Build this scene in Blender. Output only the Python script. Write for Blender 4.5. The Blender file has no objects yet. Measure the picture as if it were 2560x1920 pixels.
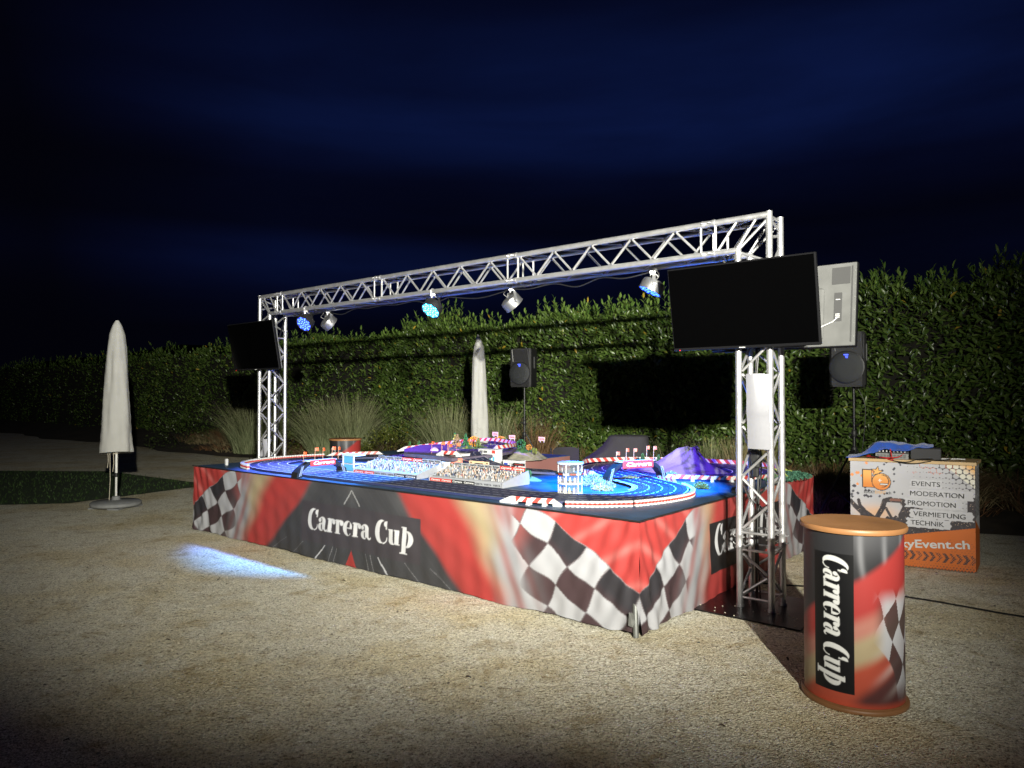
import bpy, math, random
import numpy as np
from mathutils import Matrix, Vector
random.seed(7); rng = np.random.default_rng(11)
sc = bpy.context.scene
COL = sc.collection
R = math.radians
PI = math.pi

# ------------------------------------------------------------------ camera
cam_d = bpy.data.cameras.new('camera'); cam = bpy.data.objects.new('camera', cam_d); COL.objects.link(cam)
cam_d.sensor_width = 36; cam_d.lens = 24.98; cam_d.clip_start = 0.05; cam_d.clip_end = 2000
cam.location = (0, 0, 1.6); cam.rotation_euler = (R(90 + 1.064), 0, 0)
sc.camera = cam
# ------------------------------------------------------------------ world: night sky, torn dark cloud
W_ = bpy.data.worlds.new('World'); sc.world = W_; W_.use_nodes = True
nt = W_.node_tree; N = nt.nodes; L = nt.links
for n in list(N): N.remove(n)
out = N.new('ShaderNodeOutputWorld'); bg = N.new('ShaderNodeBackground'); L.new(bg.outputs[0], out.inputs[0])
tc = N.new('ShaderNodeTexCoord'); mp = N.new('ShaderNodeMapping'); mp.inputs['Scale'].default_value = (1.1, 1.1, 5.5)
mp.inputs['Location'].default_value = (0.4, 0.1, 0.65)
L.new(tc.outputs['Generated'], mp.inputs['Vector'])
nz = N.new('ShaderNodeTexNoise'); nz.inputs['Scale'].default_value = 1.6; nz.inputs['Detail'].default_value = 9; nz.inputs['Roughness'].default_value = 0.52; nz.inputs['Distortion'].default_value = .35
L.new(mp.outputs[0], nz.inputs['Vector'])
sep = N.new('ShaderNodeSeparateXYZ'); L.new(tc.outputs['Generated'], sep.inputs[0])
el = N.new('ShaderNodeValToRGB'); e = el.color_ramp      # how much blue shows at each height of the sky
e.elements[0].position = 0.0; e.elements[0].color = (.02, .02, .02, 1)
e.elements[1].position = 0.62; e.elements[1].color = (.08, .08, .08, 1)
for p, c in ((.09, .06), (.135, .30), (.175, .75), (.225, .16), (.29, .28), (.35, 1.0), (.42, .75), (.5, .3)):
    x = e.elements.new(p); x.color = (c, c, c, 1)
L.new(sep.outputs['Z'], el.inputs[0])
cl = N.new('ShaderNodeValToRGB'); cl.color_ramp.elements[0].position = .30; cl.color_ramp.elements[1].position = .62
cl.color_ramp.elements[0].color = (.35, .35, .35, 1)
L.new(nz.outputs['Fac'], cl.inputs[0])
mu = N.new('ShaderNodeMath'); mu.operation = 'MULTIPLY'; L.new(el.outputs[0], mu.inputs[0]); L.new(cl.outputs[0], mu.inputs[1])
cr = N.new('ShaderNodeValToRGB'); cr.color_ramp.elements[0].color = (.0007, .0007, .0022, 1); cr.color_ramp.elements[1].color = (.0035, .0085, .050, 1)
ax = N.new('ShaderNodeMapRange'); ax.inputs['From Min'].default_value = -.75; ax.inputs['From Max'].default_value = .15; ax.inputs['To Min'].default_value = .25; ax.inputs['To Max'].default_value = 1.0
L.new(sep.outputs['X'], ax.inputs['Value'])
lo = N.new('ShaderNodeMapRange'); lo.inputs['From Min'].default_value = .20; lo.inputs['From Max'].default_value = .28; L.new(sep.outputs['Z'], lo.inputs['Value'])   # low band: reversed weighting
ax2 = N.new('ShaderNodeMapRange'); ax2.inputs['From Min'].default_value = .25; ax2.inputs['From Max'].default_value = -.25; ax2.inputs['To Min'].default_value = .25; ax2.inputs['To Max'].default_value = 1.0; L.new(sep.outputs['X'], ax2.inputs['Value'])
mixw = N.new('ShaderNodeMix'); mixw.data_type = 'FLOAT'; L.new(lo.outputs[0], mixw.inputs['Factor']); L.new(ax2.outputs[0], mixw.inputs['A']); L.new(ax.outputs[0], mixw.inputs['B'])
mu2 = N.new('ShaderNodeMath'); mu2.operation = 'MULTIPLY'; L.new(mu.outputs[0], mu2.inputs[0]); L.new(mixw.outputs['Result'], mu2.inputs[1])
ax3 = N.new('ShaderNodeMapRange'); ax3.inputs['From Min'].default_value = -.54; ax3.inputs['From Max'].default_value = -.30; ax3.inputs['To Min'].default_value = .08; ax3.inputs['To Max'].default_value = 1.0; L.new(sep.outputs['X'], ax3.inputs['Value'])
mu3 = N.new('ShaderNodeMath'); mu3.operation = 'MULTIPLY'; L.new(mu2.outputs[0], mu3.inputs[0]); L.new(ax3.outputs[0], mu3.inputs[1])
L.new(mu3.outputs[0], cr.inputs[0]); L.new(cr.outputs[0], bg.inputs['Color']); bg.inputs['Strength'].default_value = 1.0
# ------------------------------------------------------------------ picture settings
sc.view_settings.view_transform = 'Standard'; sc.view_settings.look = 'None'; sc.view_settings.exposure = 0; sc.view_settings.gamma = 1
sc.render.engine = 'CYCLES'
try:
    sc.cycles.use_denoising = True; sc.cycles.max_bounces = 6; sc.cycles.diffuse_bounces = 3; sc.cycles.glossy_bounces = 3
    sc.cycles.transparent_max_bounces = 8; sc.cycles.sample_clamp_indirect = 4
except Exception: pass

# ------------------------------------------------------------------ frames
C0 = (0.85, 4.80); U = (-.772, .6356); V = (.6356, .772); RZ = math.atan2(-.6356, .772)
def T(u, v, z=0.0): return (C0[0] + u*U[0] + v*V[0], C0[1] + u*U[1] + v*V[1], z)
ZT = .766

# ------------------------------------------------------------------ lamps: the floodlight behind the photographer lights the place
def spot(name, loc, aim, power, color, angle, blend, size=.05):
    d = bpy.data.lights.new(name, 'SPOT'); d.energy = power; d.color = color; d.spot_size = R(angle); d.spot_blend = blend; d.shadow_soft_size = size
    o = bpy.data.objects.new(name, d); COL.objects.link(o); o.location = loc
    o.rotation_euler = (Vector(aim) - Vector(loc)).to_track_quat('-Z', 'Y').to_euler()
    return o
FLOOD = (1.0, .975, .84)
spot('flood_light', (.85, -2.0, 2.84), (-1.30, 8, 3.90), 10200, FLOOD, 71, 1.0, .05)
spot('flood_light', (1.25, -1.9, 2.84), (1.2, 8, 2.42), 5600, FLOOD, 59, .95, .05)

# ------------------------------------------------------------------ object helpers
def tag(o, label=None, cat=None, group=None, kind=None):
    if label: o['label'] = label
    if cat: o['category'] = cat
    if group: o['group'] = group
    if kind: o['kind'] = kind
    return o
def thing(name, label, cat, loc=(0, 0, 0), rotz=0.0, group=None):
    o = bpy.data.objects.new(name, None); o.empty_display_size = .1; COL.objects.link(o); o.location = loc; o.rotation_euler = (0, 0, rotz)
    return tag(o, label, cat, group)
class MB:
    def __init__(s): s.v = []; s.f = []; s.c = None; s.cols = []
    def add(s, vs, fs, M=None):
        o = len(s.v)
        for p in vs:
            s.v.append(tuple(M @ Vector(p)) if M is not None else tuple(p))
        if s.c is not None: s.cols.extend([s.c]*len(vs))
        s.f.extend([tuple(i + o for i in f) for f in fs]); return s
    def box(s, c, d, M=None):
        x, y, z = (k/2 for k in d)
        vs = [(c[0]+i*x, c[1]+j*y, c[2]+k*z) for k in (-1, 1) for j in (-1, 1) for i in (-1, 1)]
        return s.add(vs, [(0, 2, 3, 1), (4, 5, 7, 6), (0, 1, 5, 4), (2, 6, 7, 3), (0, 4, 6, 2), (1, 3, 7, 5)], M)
    def bbox(s, c, d, b=.01, M=None):            # box with chamfered edges
        x, y, z = (k/2 for k in d); b = min(b, x*.9, y*.9, z*.9); vs = []
        for zz, ins in ((-z, b), (-z+b, 0), (z-b, 0), (z, b)):
            X, Y = x-ins, y-ins; bb = max(b-ins*.6, b*.4)
            vs += [(c[0]+p, c[1]+q, c[2]+zz) for p, q in ((-X+bb, -Y), (X-bb, -Y), (X, -Y+bb), (X, Y-bb), (X-bb, Y), (-X+bb, Y), (-X, Y-bb), (-X, -Y+bb))]
        fs = [tuple(range(7, -1, -1)), tuple(range(24, 32))]
        for k in range(3):
            for i in range(8): fs.append((k*8+i, k*8+(i+1) % 8, k*8+8+(i+1) % 8, k*8+8+i))
        return s.add(vs, fs, M)
    def tube(s, pts, r, n=8, M=None, closed=False):
        pts = [Vector(p) for p in pts]; m = len(pts); rs = r if isinstance(r, (list, tuple)) else [r]*m
        vs = []; nrm = None
        for i, p in enumerate(pts):
            if closed: t = pts[(i+1) % m] - pts[i-1]
            else: t = pts[min(i+1, m-1)] - pts[max(i-1, 0)]
            t.normalize()
            if nrm is None:
                nrm = t.orthogonal().normalized()
            else:
                nrm = (nrm - t*nrm.dot(t))
                if nrm.length < 1e-6: nrm = t.orthogonal()
                nrm.normalize()
            b = t.cross(nrm)
            for k in range(n):
                a = 2*PI*k/n; vs.append(p + (nrm*math.cos(a) + b*math.sin(a))*rs[i])
        fs = []
        for i in range(m if closed else m-1):
            for k in range(n):
                j = (i+1) % m; fs.append((i*n+k, i*n+(k+1) % n, j*n+(k+1) % n, j*n+k))
        if not closed: fs += [tuple(range(n-1, -1, -1)), tuple(range((m-1)*n, m*n))]
        return s.add(vs, fs, M)
    def lathe(s, prof, n=24, M=None, sx=1.0, sy=1.0):
        vs = []; fs = []
        for r, z in prof:
            for k in range(n): a = 2*PI*k/n; vs.append((r*math.cos(a)*sx, r*math.sin(a)*sy, z))
        m = len(prof)
        for i in range(m-1):
            for k in range(n): fs.append((i*n+k, i*n+(k+1) % n, (i+1)*n+(k+1) % n, (i+1)*n+k))
        if prof[0][0] > 1e-5: fs.append(tuple(range(n-1, -1, -1)))
        if prof[-1][0] > 1e-5: fs.append(tuple(range((m-1)*n, m*n)))
        return s.add(vs, fs, M)
    def prism(s, poly, z0, z1, M=None):
        n = len(poly); vs = [(x, y, z0) for x, y in poly] + [(x, y, z1) for x, y in poly]
        fs = [tuple(range(n-1, -1, -1)), tuple(range(n, 2*n))] + [(i, (i+1) % n, n+(i+1) % n, n+i) for i in range(n)]
        return s.add(vs, fs, M)
    def quad(s, a, b, c, d, M=None): return s.add([a, b, c, d], [(0, 1, 2, 3)], M)
    def blob(s, c, r, seed=0, amp=.2, n=12, m=8, M=None, flat=False):
        rr = random.Random(seed); ph = [rr.uniform(0, 6) for _ in range(6)]; vs = []; fs = []
        for i in range(m+1):
            t = PI*i/m
            for k in range(n):
                a = 2*PI*k/n; d = 1 + amp*(math.sin(3*a+ph[0]+2*t)*.5 + math.sin(5*a+ph[1]-3*t)*.35 + math.sin(4*t+ph[2]+2*a)*.4 + rr.uniform(-.25, .25))
                z = math.cos(t)*r[2]*d
                if flat and z < 0: z = 0
                vs.append((c[0]+math.sin(t)*math.cos(a)*r[0]*d, c[1]+math.sin(t)*math.sin(a)*r[1]*d, c[2]+z))
        for i in range(m):
            for k in range(n): fs.append((i*n+k, (i+1)*n+k, (i+1)*n+(k+1) % n, i*n+(k+1) % n))
        return s.add(vs, fs, M)
    def mesh(s, name, smooth=False):
        me = bpy.data.meshes.new(name); me.from_pydata(s.v, [], s.f); me.update()
        if s.cols:
            a = me.color_attributes.new('Col', 'FLOAT_COLOR', 'POINT'); ar = np.ones((len(s.v), 4), np.float32); ar[:, :3] = np.array(s.cols, np.float32)[:, :3]
            a.data.foreach_set('color', ar.ravel())
        if smooth:
            me.polygons.foreach_set('use_smooth', [True]*len(me.polygons))
            try: me.set_sharp_from_angle(angle=R(40))
            except Exception: pass
        return me
def obj(name, mb, m, parent=None, smooth=False, loc=None, rot=None, label=None):
    me = mb.mesh(name, smooth) if isinstance(mb, MB) else mb
    o = bpy.data.objects.new(name, me); COL.objects.link(o)
    if m: me.materials.append(m)
    if parent: o.parent = parent
    if loc: o.location = loc
    if rot: o.rotation_euler = rot
    if label: o['label'] = label
    return o
def npmesh(name, verts, quads, cols=None, smooth=False):
    me = bpy.data.meshes.new(name); nv = len(verts); nf = len(quads); k = quads.shape[1]
    me.vertices.add(nv); me.vertices.foreach_set('co', np.asarray(verts, np.float32).ravel())
    me.loops.add(nf*k); me.loops.foreach_set('vertex_index', np.asarray(quads, np.int32).ravel())
    me.polygons.add(nf); me.polygons.foreach_set('loop_start', np.arange(0, nf*k, k, dtype=np.int32))
    try: me.polygons.foreach_set('loop_total', np.full(nf, k, np.int32))
    except Exception: pass
    if smooth: me.polygons.foreach_set('use_smooth', np.ones(nf, bool))
    me.update(calc_edges=True); me.validate()
    if cols is not None:
        a = me.color_attributes.new('Col', 'FLOAT_COLOR', 'POINT'); ar = np.ones((nv, 4), np.float32); ar[:, :3] = cols; a.data.foreach_set('color', ar.ravel())
    return me
def gridquads(nx, ny):
    i, j = np.meshgrid(np.arange(nx-1), np.arange(ny-1), indexing='ij'); a = (i*ny+j).ravel()
    return np.stack([a, a+ny, a+ny+1, a+1], 1)
def text_part(name, body, size, m, parent, M, bold=0.0, shear=0.0, align='CENTER', spacing=1.0, width=None, label=None):
    cu = bpy.data.curves.new('txt', 'FONT'); cu.body = body; cu.size = size; cu.offset = bold*size; cu.shear = shear; cu.align_x = align; cu.align_y = 'CENTER'
    cu.space_character = spacing; cu.extrude = .0008
    o = bpy.data.objects.new('txt', cu); COL.objects.link(o); dg = bpy.context.evaluated_depsgraph_get()
    me = bpy.data.meshes.new_from_object(o.evaluated_get(dg)); bpy.data.objects.remove(o); bpy.data.curves.remove(cu)
    me.materials.clear()
    if width:
        xs = [v.co.x for v in me.vertices]; w = max(xs)-min(xs); k = width/max(w, 1e-6)
        me.transform(Matrix.Diagonal((k, 1, 1, 1)))
    me.transform(M); me.name = name
    return obj(name, me, m, parent, label=label)
def FM(origin, xa, ya):      # frame matrix: x axis, y axis, normal
    x = Vector(xa).normalized(); y = Vector(ya).normalized(); z = x.cross(y)
    return Matrix(((x.x, y.x, z.x, origin[0]), (x.y, y.y, z.y, origin[1]), (x.z, y.z, z.z, origin[2]), (0, 0, 0, 1)))

# ------------------------------------------------------------------ materials
MATS = {}
def mat(name, color=(.5, .5, .5), rough=.6, metal=0.0, var=0.0, vscale=6.0, bump=0.0, bscale=120.0, attr=False, emit=None, estr=0.0, alpha=None, sheen=0.0, coord='Object', spec=None, trans=0.0, detail=4):
    if name in MATS: return MATS[name]
    m = bpy.data.materials.new(name); m.use_nodes = True; nt = m.node_tree; b = nt.nodes['Principled BSDF']; L = nt.links
    b.inputs['Base Color'].default_value = (*color, 1); b.inputs['Roughness'].default_value = rough; b.inputs['Metallic'].default_value = metal
    if spec is not None: b.inputs['Specular IOR Level'].default_value = spec
    if trans: b.inputs['Transmission Weight'].default_value = trans
    if sheen: b.inputs['Sheen Weight'].default_value = sheen
    src = None
    if attr:
        a = nt.nodes.new('ShaderNodeAttribute'); a.attribute_name = 'Col'; src = a.outputs['Color']; L.new(src, b.inputs['Base Color'])
    tcn = nt.nodes.new('ShaderNodeTexCoord')
    if var:
        nz = nt.nodes.new('ShaderNodeTexNoise'); nz.inputs['Scale'].default_value = vscale; nz.inputs['Detail'].default_value = detail; L.new(tcn.outputs[coord], nz.inputs['Vector'])
        mr = nt.nodes.new('ShaderNodeMapRange'); mr.inputs['From Min'].default_value = .3; mr.inputs['From Max'].default_value = .7; mr.inputs['To Min'].default_value = 1-var; mr.inputs['To Max'].default_value = 1+var
        L.new(nz.outputs['Fac'], mr.inputs['Value'])
        mx = nt.nodes.new('ShaderNodeVectorMath'); mx.operation = 'SCALE'
        if src: L.new(src, mx.inputs[0])
        else: mx.inputs[0].default_value = color
        L.new(mr.outputs[0], mx.inputs['Scale']); L.new(mx.outputs[0], b.inputs['Base Color'])
        rr = nt.nodes.new('ShaderNodeMapRange'); rr.inputs['To Min'].default_value = max(rough-.1, .02); rr.inputs['To Max'].default_value = min(rough+.12, 1)
        L.new(nz.outputs['Fac'], rr.inputs['Value']); L.new(rr.outputs[0], b.inputs['Roughness'])
    if bump:
        n2 = nt.nodes.new('ShaderNodeTexNoise'); n2.inputs['Scale'].default_value = bscale; n2.inputs['Detail'].default_value = 3; L.new(tcn.outputs[coord], n2.inputs['Vector'])
        bp = nt.nodes.new('ShaderNodeBump'); bp.inputs['Strength'].default_value = bump; bp.inputs['Distance'].default_value = .01; L.new(n2.outputs['Fac'], bp.inputs['Height']); L.new(bp.outputs[0], b.inputs['Normal'])
    if emit: b.inputs['Emission Color'].default_value = (*emit, 1); b.inputs['Emission Strength'].default_value = estr
    if alpha is not None: b.inputs['Alpha'].default_value = alpha
    if emit: m.cycles.emission_sampling = 'NONE'
    MATS[name] = m; return m
M_alu = mat('brushed aluminium', (.55, .55, .57), .40, .80, .10, 14, .12, 300)
M_dull = mat('dull zinc', (.24, .24, .25), .45, .8, .1, 20)
M_black = mat('black plastic', (.012, .012, .013), .5, 0, .15, 20, .1, 400)
M_blackm = mat('black metal', (.012, .012, .014), .38, .3, .2, 9, .05, 200)
M_plate = mat('black steel plate', (.010, .010, .012), .30, .4, .5, 5, .15, 60)
M_screen = mat('dead screen', (.0007, .0007, .0008), .12, 0, spec=.05)
M_bezel = mat('bezel', (.006, .006, .007), .4, 0, spec=.15)
M_white = mat('white plastic', (.55, .55, .56), .45, 0, .04, 20)
M_whitem = mat('white metal', (.75, .74, .72), .35, .1, .05, 20)
M_tvback = mat('pale grey tv back', (.105, .106, .106), .5, 0, .12, 8)
M_grey = mat('mid grey plastic', (.16, .16, .16), .5, 0, .1, 12)
M_dgrey = mat('charcoal foam', (.045, .045, .05), .8, 0, .1, 12)
M_print = mat('printed cloth', attr=True, rough=.55, bump=.06, bscale=700, spec=.35)
M_laminate = mat('printed laminate', attr=True, rough=.42, bump=.01, bscale=300, spec=.22)
M_plastic = mat('painted plastic', attr=True, rough=.42, var=.03, vscale=30)
M_wood = mat('beech board', (.33, .155, .062), .42, 0, .14, 5, .02, 80)
M_paper = mat('white paper', (.25, .25, .28), .75, 0, .03, 30)
M_red = mat('red plastic', (.46, .04, .03), .45)
M_lettwhite = mat('white lettering', (.60, .60, .60), .5)
M_lettblack = mat('black lettering', (.015, .015, .017), .5)
M_cable = mat('black cable', (.010, .010, .010), .5)
M_redcable = mat('red cable', (.5, .02, .02), .45)
M_cover = mat('light grey umbrella cover', (.46, .455, .44), .85, 0, .06, 6, .25, 260)
M_pot = mat('grey umbrella base', (.22, .225, .23), .75, 0, .12, 12, .2, 90)
M_blackcloth = mat('black cloth', (.022, .020, .026), .85, 0, .15, 8, .3, 150)
M_bluecloth = mat('blue fleece', (.012, .075, .42), .9, 0, .12, 14, .4, 250, sheen=.3)

def gravel_mat():
    m = bpy.data.materials.new('gravel'); m.use_nodes = True; nt = m.node_tree; N = nt.nodes; L = nt.links; b = N['Principled BSDF']
    tc = N.new('ShaderNodeTexCoord')
    def noise(s, d=4, r=.55, dist=0):
        n = N.new('ShaderNodeTexNoise'); n.inputs['Scale'].default_value = s; n.inputs['Detail'].default_value = d; n.inputs['Roughness'].default_value = r; n.inputs['Distortion'].default_value = dist
        L.new(tc.outputs['Object'], n.inputs['Vector']); return n.outputs['Fac']
    def ramp(src, stops):
        r = N.new('ShaderNodeValToRGB'); el = r.color_ramp.elements
        el[0].position, el[0].color = stops[0][0], (*stops[0][1], 1); el[1].position, el[1].color = stops[-1][0], (*stops[-1][1], 1)
        for p, c in stops[1:-1]:
            x = el.new(p); x.color = (*c, 1)
        L.new(src, r.inputs[0]); return r.outputs['Color']
    def mix(a, b_, f, mode='MIX'):
        n = N.new('ShaderNodeMix'); n.data_type = 'RGBA'; n.blend_type = mode
        L.new(a, n.inputs['A']); L.new(b_, n.inputs['B'])
        if isinstance(f, float): n.inputs['Factor'].default_value = f
        else: L.new(f, n.inputs['Factor'])
        return n.outputs['Result']
    vor = N.new('ShaderNodeTexVoronoi'); vor.inputs['Scale'].default_value = 85; L.new(tc.outputs['Object'], vor.inputs['Vector'])
    vor2 = N.new('ShaderNodeTexVoronoi'); vor2.inputs['Scale'].default_value = 210; L.new(tc.outputs['Object'], vor2.inputs['Vector'])
    stone = ramp(vor.outputs['Color'], [(.1, (.36, .325, .245)), (.5, (.67, .635, .50)), (.8, (.88, .85, .77))])
    stone2 = ramp(vor2.outputs['Color'], [(.1, (.28, .245, .185)), (.5, (.65, .615, .48)), (.85, (.90, .88, .80))])
    base = mix(stone, stone2, .55)
    # fines, leaves and worn ochre patches
    p = ramp(noise(.9, 6, .62), [(.45, (1, 1, 1)), (.60, (.90, .82, .64)), (.72, (.74, .62, .40))])
    base = mix(base, p, .75, 'MULTIPLY')
    p2 = ramp(noise(4.2, 7, .7, .6), [(.34, (.66, .58, .44)), (.47, (1, 1, 1)), (.8, (1.1, 1.1, 1.08))])
    base = mix(base, p2, .8, 'MULTIPLY')
    p3 = ramp(noise(46, 3, .8), [(.36, (.22, .18, .12)), (.46, (1, 1, 1)), (.7, (1.12, 1.12, 1.12))])
    base = mix(base, p3, .85, 'MULTIPLY')
    sc_ = N.new('ShaderNodeVectorMath'); sc_.operation = 'SCALE'; L.new(base, sc_.inputs[0]); sc_.inputs['Scale'].default_value = 1.22
    L.new(sc_.outputs[0], b.inputs['Base Color']); b.inputs['Roughness'].default_value = .9; b.inputs['Specular IOR Level'].default_value = .25
    bp = N.new('ShaderNodeBump'); bp.inputs['Strength'].default_value = .95; bp.inputs['Distance'].default_value = .012
    ad = N.new('ShaderNodeMath'); ad.operation = 'ADD'; L.new(vor.outputs['Distance'], ad.inputs[0]); L.new(noise(40, 6, .8), ad.inputs[1])
    L.new(ad.outputs[0], bp.inputs['Height'])
    bp2 = N.new('ShaderNodeBump'); bp2.inputs['Strength'].default_value = .5; bp2.inputs['Distance'].default_value = .05; L.new(noise(5, 5, .6), bp2.inputs['Height']); L.new(bp.outputs[0], bp2.inputs['Normal'])
    L.new(bp2.outputs[0], b.inputs['Normal'])
    return m
M_gravel = gravel_mat()
M_soil = mat('bed soil', (.035, .027, .018), .95, 0, .5, 3, .8, 30)
M_lawn = mat('lawn turf', (.022, .045, .012), .95, 0, .4, 8, .8, 90)
M_hill = mat('night hill', (.004, .005, .004), 1.0, 0, .3, .05)
M_leaf = mat('laurel leaf', attr=True, rough=.34, spec=.5)
M_blade = mat('grass blade', attr=True, rough=.6, spec=.3)
M_bark = mat('hedge wood', (.010, .009, .006), .95, 0, .3, 9)

# ================================================================== SETTING
def sheet(name, poly, z, m):
    mb = MB(); mb.add([(x, y, z) for x, y in poly], [tuple(range(len(poly)))]); o = obj(name, mb, m); o['kind'] = 'structure'; return o
# gravel ground: one sheet, gently uneven near by, reaching the horizon
xs = np.concatenate([[-900, -300, -120, -60, -34], np.linspace(-26, 20, 140), [30, 60, 120, 300, 900]]); ys = np.concatenate([[-200, -60, -20], np.linspace(-6, 30, 120), [45, 80, 150, 400, 1400]])
X, Y = np.meshgrid(xs, ys, indexing='ij')
Z = -.004 + .004*np.sin(X*1.7+.6*Y)*np.sin(Y*1.3-.4*X) + .003*np.sin(X*4.1+1)*np.sin(Y*3.7)
Z = np.where((abs(X) > 40) | (abs(Y) > 40), -.004, Z)
o = obj('ground', npmesh('ground', np.stack([X.ravel(), Y.ravel(), Z.ravel()], 1), gridquads(len(xs), len(ys)), smooth=True), M_gravel); o['kind'] = 'structure'
# lawn wedge at the left
lawn_poly = [(-5.45, 12.98), (-6.66, 10.72), (-9.3, 10.2), (-14.5, 9.4), (-20, 10), (-22, 14.5), (-14, 15.6), (-8.7, 15.3)]
sheet('lawn', lawn_poly, .008, M_lawn)
# planting bed: soil bank climbing to the hedge foot
nu, nv = 90, 14
us = np.linspace(-9, 48, nu); vs_ = np.linspace(0, 1, nv); UU, TT = np.meshgrid(us, vs_, indexing='ij')
front = 5.75 + .28*np.sin(us*.6) + .12*np.sin(us*1.9) + np.clip(-us-.5, 0, 9)*.25
VV = front[:, None] + TT*(9.4-front[:, None]); ZZ = .004 + .40*np.clip(TT*1.5, 0, 1)**.8 + .03*np.sin(UU*3+TT*9)*np.clip(TT*6, 0, 1)
P = np.stack([C0[0]+UU*U[0]+VV*V[0], C0[1]+UU*U[1]+VV*V[1], ZZ], -1).reshape(-1, 3)
o = obj('planting_bed', npmesh('planting_bed', P, gridquads(nu, nv), smooth=True), M_soil); o['kind'] = 'structure'
def bed_z(u, v):
    f = 5.75 + .28*math.sin(u*.6) + .12*math.sin(u*1.9) + min(max(-u-.5, 0), 9)*.25
    t = min(max((v-f)/(9.4-f), 0), 1); return .004 + .40*min(t*1.5, 1)**.8
# far hill, a black line under the sky
hv = []; hf = []
n = 70
for i in range(n):
    a = R(-75+150*i/(n-1)); d = 420; h = 38 + 5*math.sin(i*.21+.5) + 3*math.sin(i*.63) + 1.3*math.sin(i*1.7)
    if a > R(14): h -= (a-R(14))*22
    if a < R(-14): h += (a+R(14))*38
    hv += [(math.sin(a)*d, math.cos(a)*d, -1), (math.sin(a)*d*1.03, math.cos(a)*d*1.03, h), (math.sin(a)*d*1.3, math.cos(a)*d*1.3, -1)]
for i in range(n-1):
    hf += [(i*3, i*3+3, i*3+4, i*3+1), (i*3+1, i*3+4, i*3+5, i*3+2)]
mb = MB(); mb.add(hv, hf); o = obj('hills', mb, M_hill, smooth=True); o['kind'] = 'structure'

# loose stones lying on the gravel: nobody could count them
ns_ = 26000; sx_ = rng.uniform(-4.2, 5.2, ns_); sy_ = 2.6+rng.random(ns_)**1.4*4.6; sr_ = rng.uniform(.002, .0052, ns_)*np.where(rng.random(ns_) < .05, 2.1, 1)
oc = np.array([[1, 0, .35], [.3, .95, .3], [-.85, .55, .35], [-.8, -.6, .3], [.35, -.95, .35], [.2, .1, .95], [-.25, -.1, .85]]); oc_f = np.array([[0, 1, 5], [1, 2, 6], [1, 6, 5], [2, 3, 6], [3, 4, 6], [4, 5, 6], [4, 0, 5]])
ra_ = rng.random(ns_)*6.283; ca_, sa_ = np.cos(ra_)[:, None], np.sin(ra_)[:, None]; px_ = oc[None, :, 0]*rng.uniform(.7, 1.3, (ns_, 1)); py_ = oc[None, :, 1]*np.ones((ns_, 1))
vs_s = np.stack([sx_[:, None]+(px_*ca_-py_*sa_)*sr_[:, None], sy_[:, None]+(px_*sa_+py_*ca_)*sr_[:, None], oc[None, :, 2]*sr_[:, None]*1.1-.0015], -1).reshape(-1, 3)
cs_ = np.array([.62, .57, .45])*rng.uniform(.15, 1.45, (ns_, 1))
o = obj('loose_stones', npmesh('loose_stones', vs_s, (np.arange(ns_)[:, None, None]*7+oc_f[None]).reshape(-1, 3), np.repeat(cs_, 7, 0)), mat('stone grain', attr=True, rough=.85)); tag(o, 'loose pale stones strewn over the gravel', 'gravel', kind='stuff')

# ================================================================== PLANTS
def leaves(pos, dirs, nrm, ln, wd, cols, curl=.12):
    n = len(pos); d = dirs/np.linalg.norm(dirs, axis=1, keepdims=True)
    s = np.cross(d, nrm); s /= np.linalg.norm(s, axis=1, keepdims=True)+1e-9; nn = np.cross(s, d)
    ln = ln[:, None]; wd = wd[:, None]
    def pt(a, b, c): return pos + d*ln*a + s*wd*b + nn*ln*c
    vs = np.stack([pt(0, 0, 0), pt(.30, .42, curl*.5), pt(.30, 0, 0), pt(.30, -.42, curl*.5), pt(.68, .40, -curl*.1), pt(.68, 0, -curl*.6), pt(.68, -.40, -curl*.1), pt(1, 0, -curl*1.6)], 1).reshape(-1, 3)
    q = np.array([[0, 3, 2, 2], [0, 2, 1, 1], [3, 6, 5, 2], [2, 5, 4, 1], [6, 7, 5, 5], [5, 7, 4, 4]])
    tri = np.array([[0, 3, 2], [0, 2, 1], [3, 6, 5], [3, 5, 2], [2, 5, 4], [2, 4, 1], [6, 7, 5], [5, 7, 4]])
    f = (np.arange(n)[:, None, None]*8 + tri[None]).reshape(-1, 3)
    return vs, f, np.repeat(cols, 8, 0)
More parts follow.
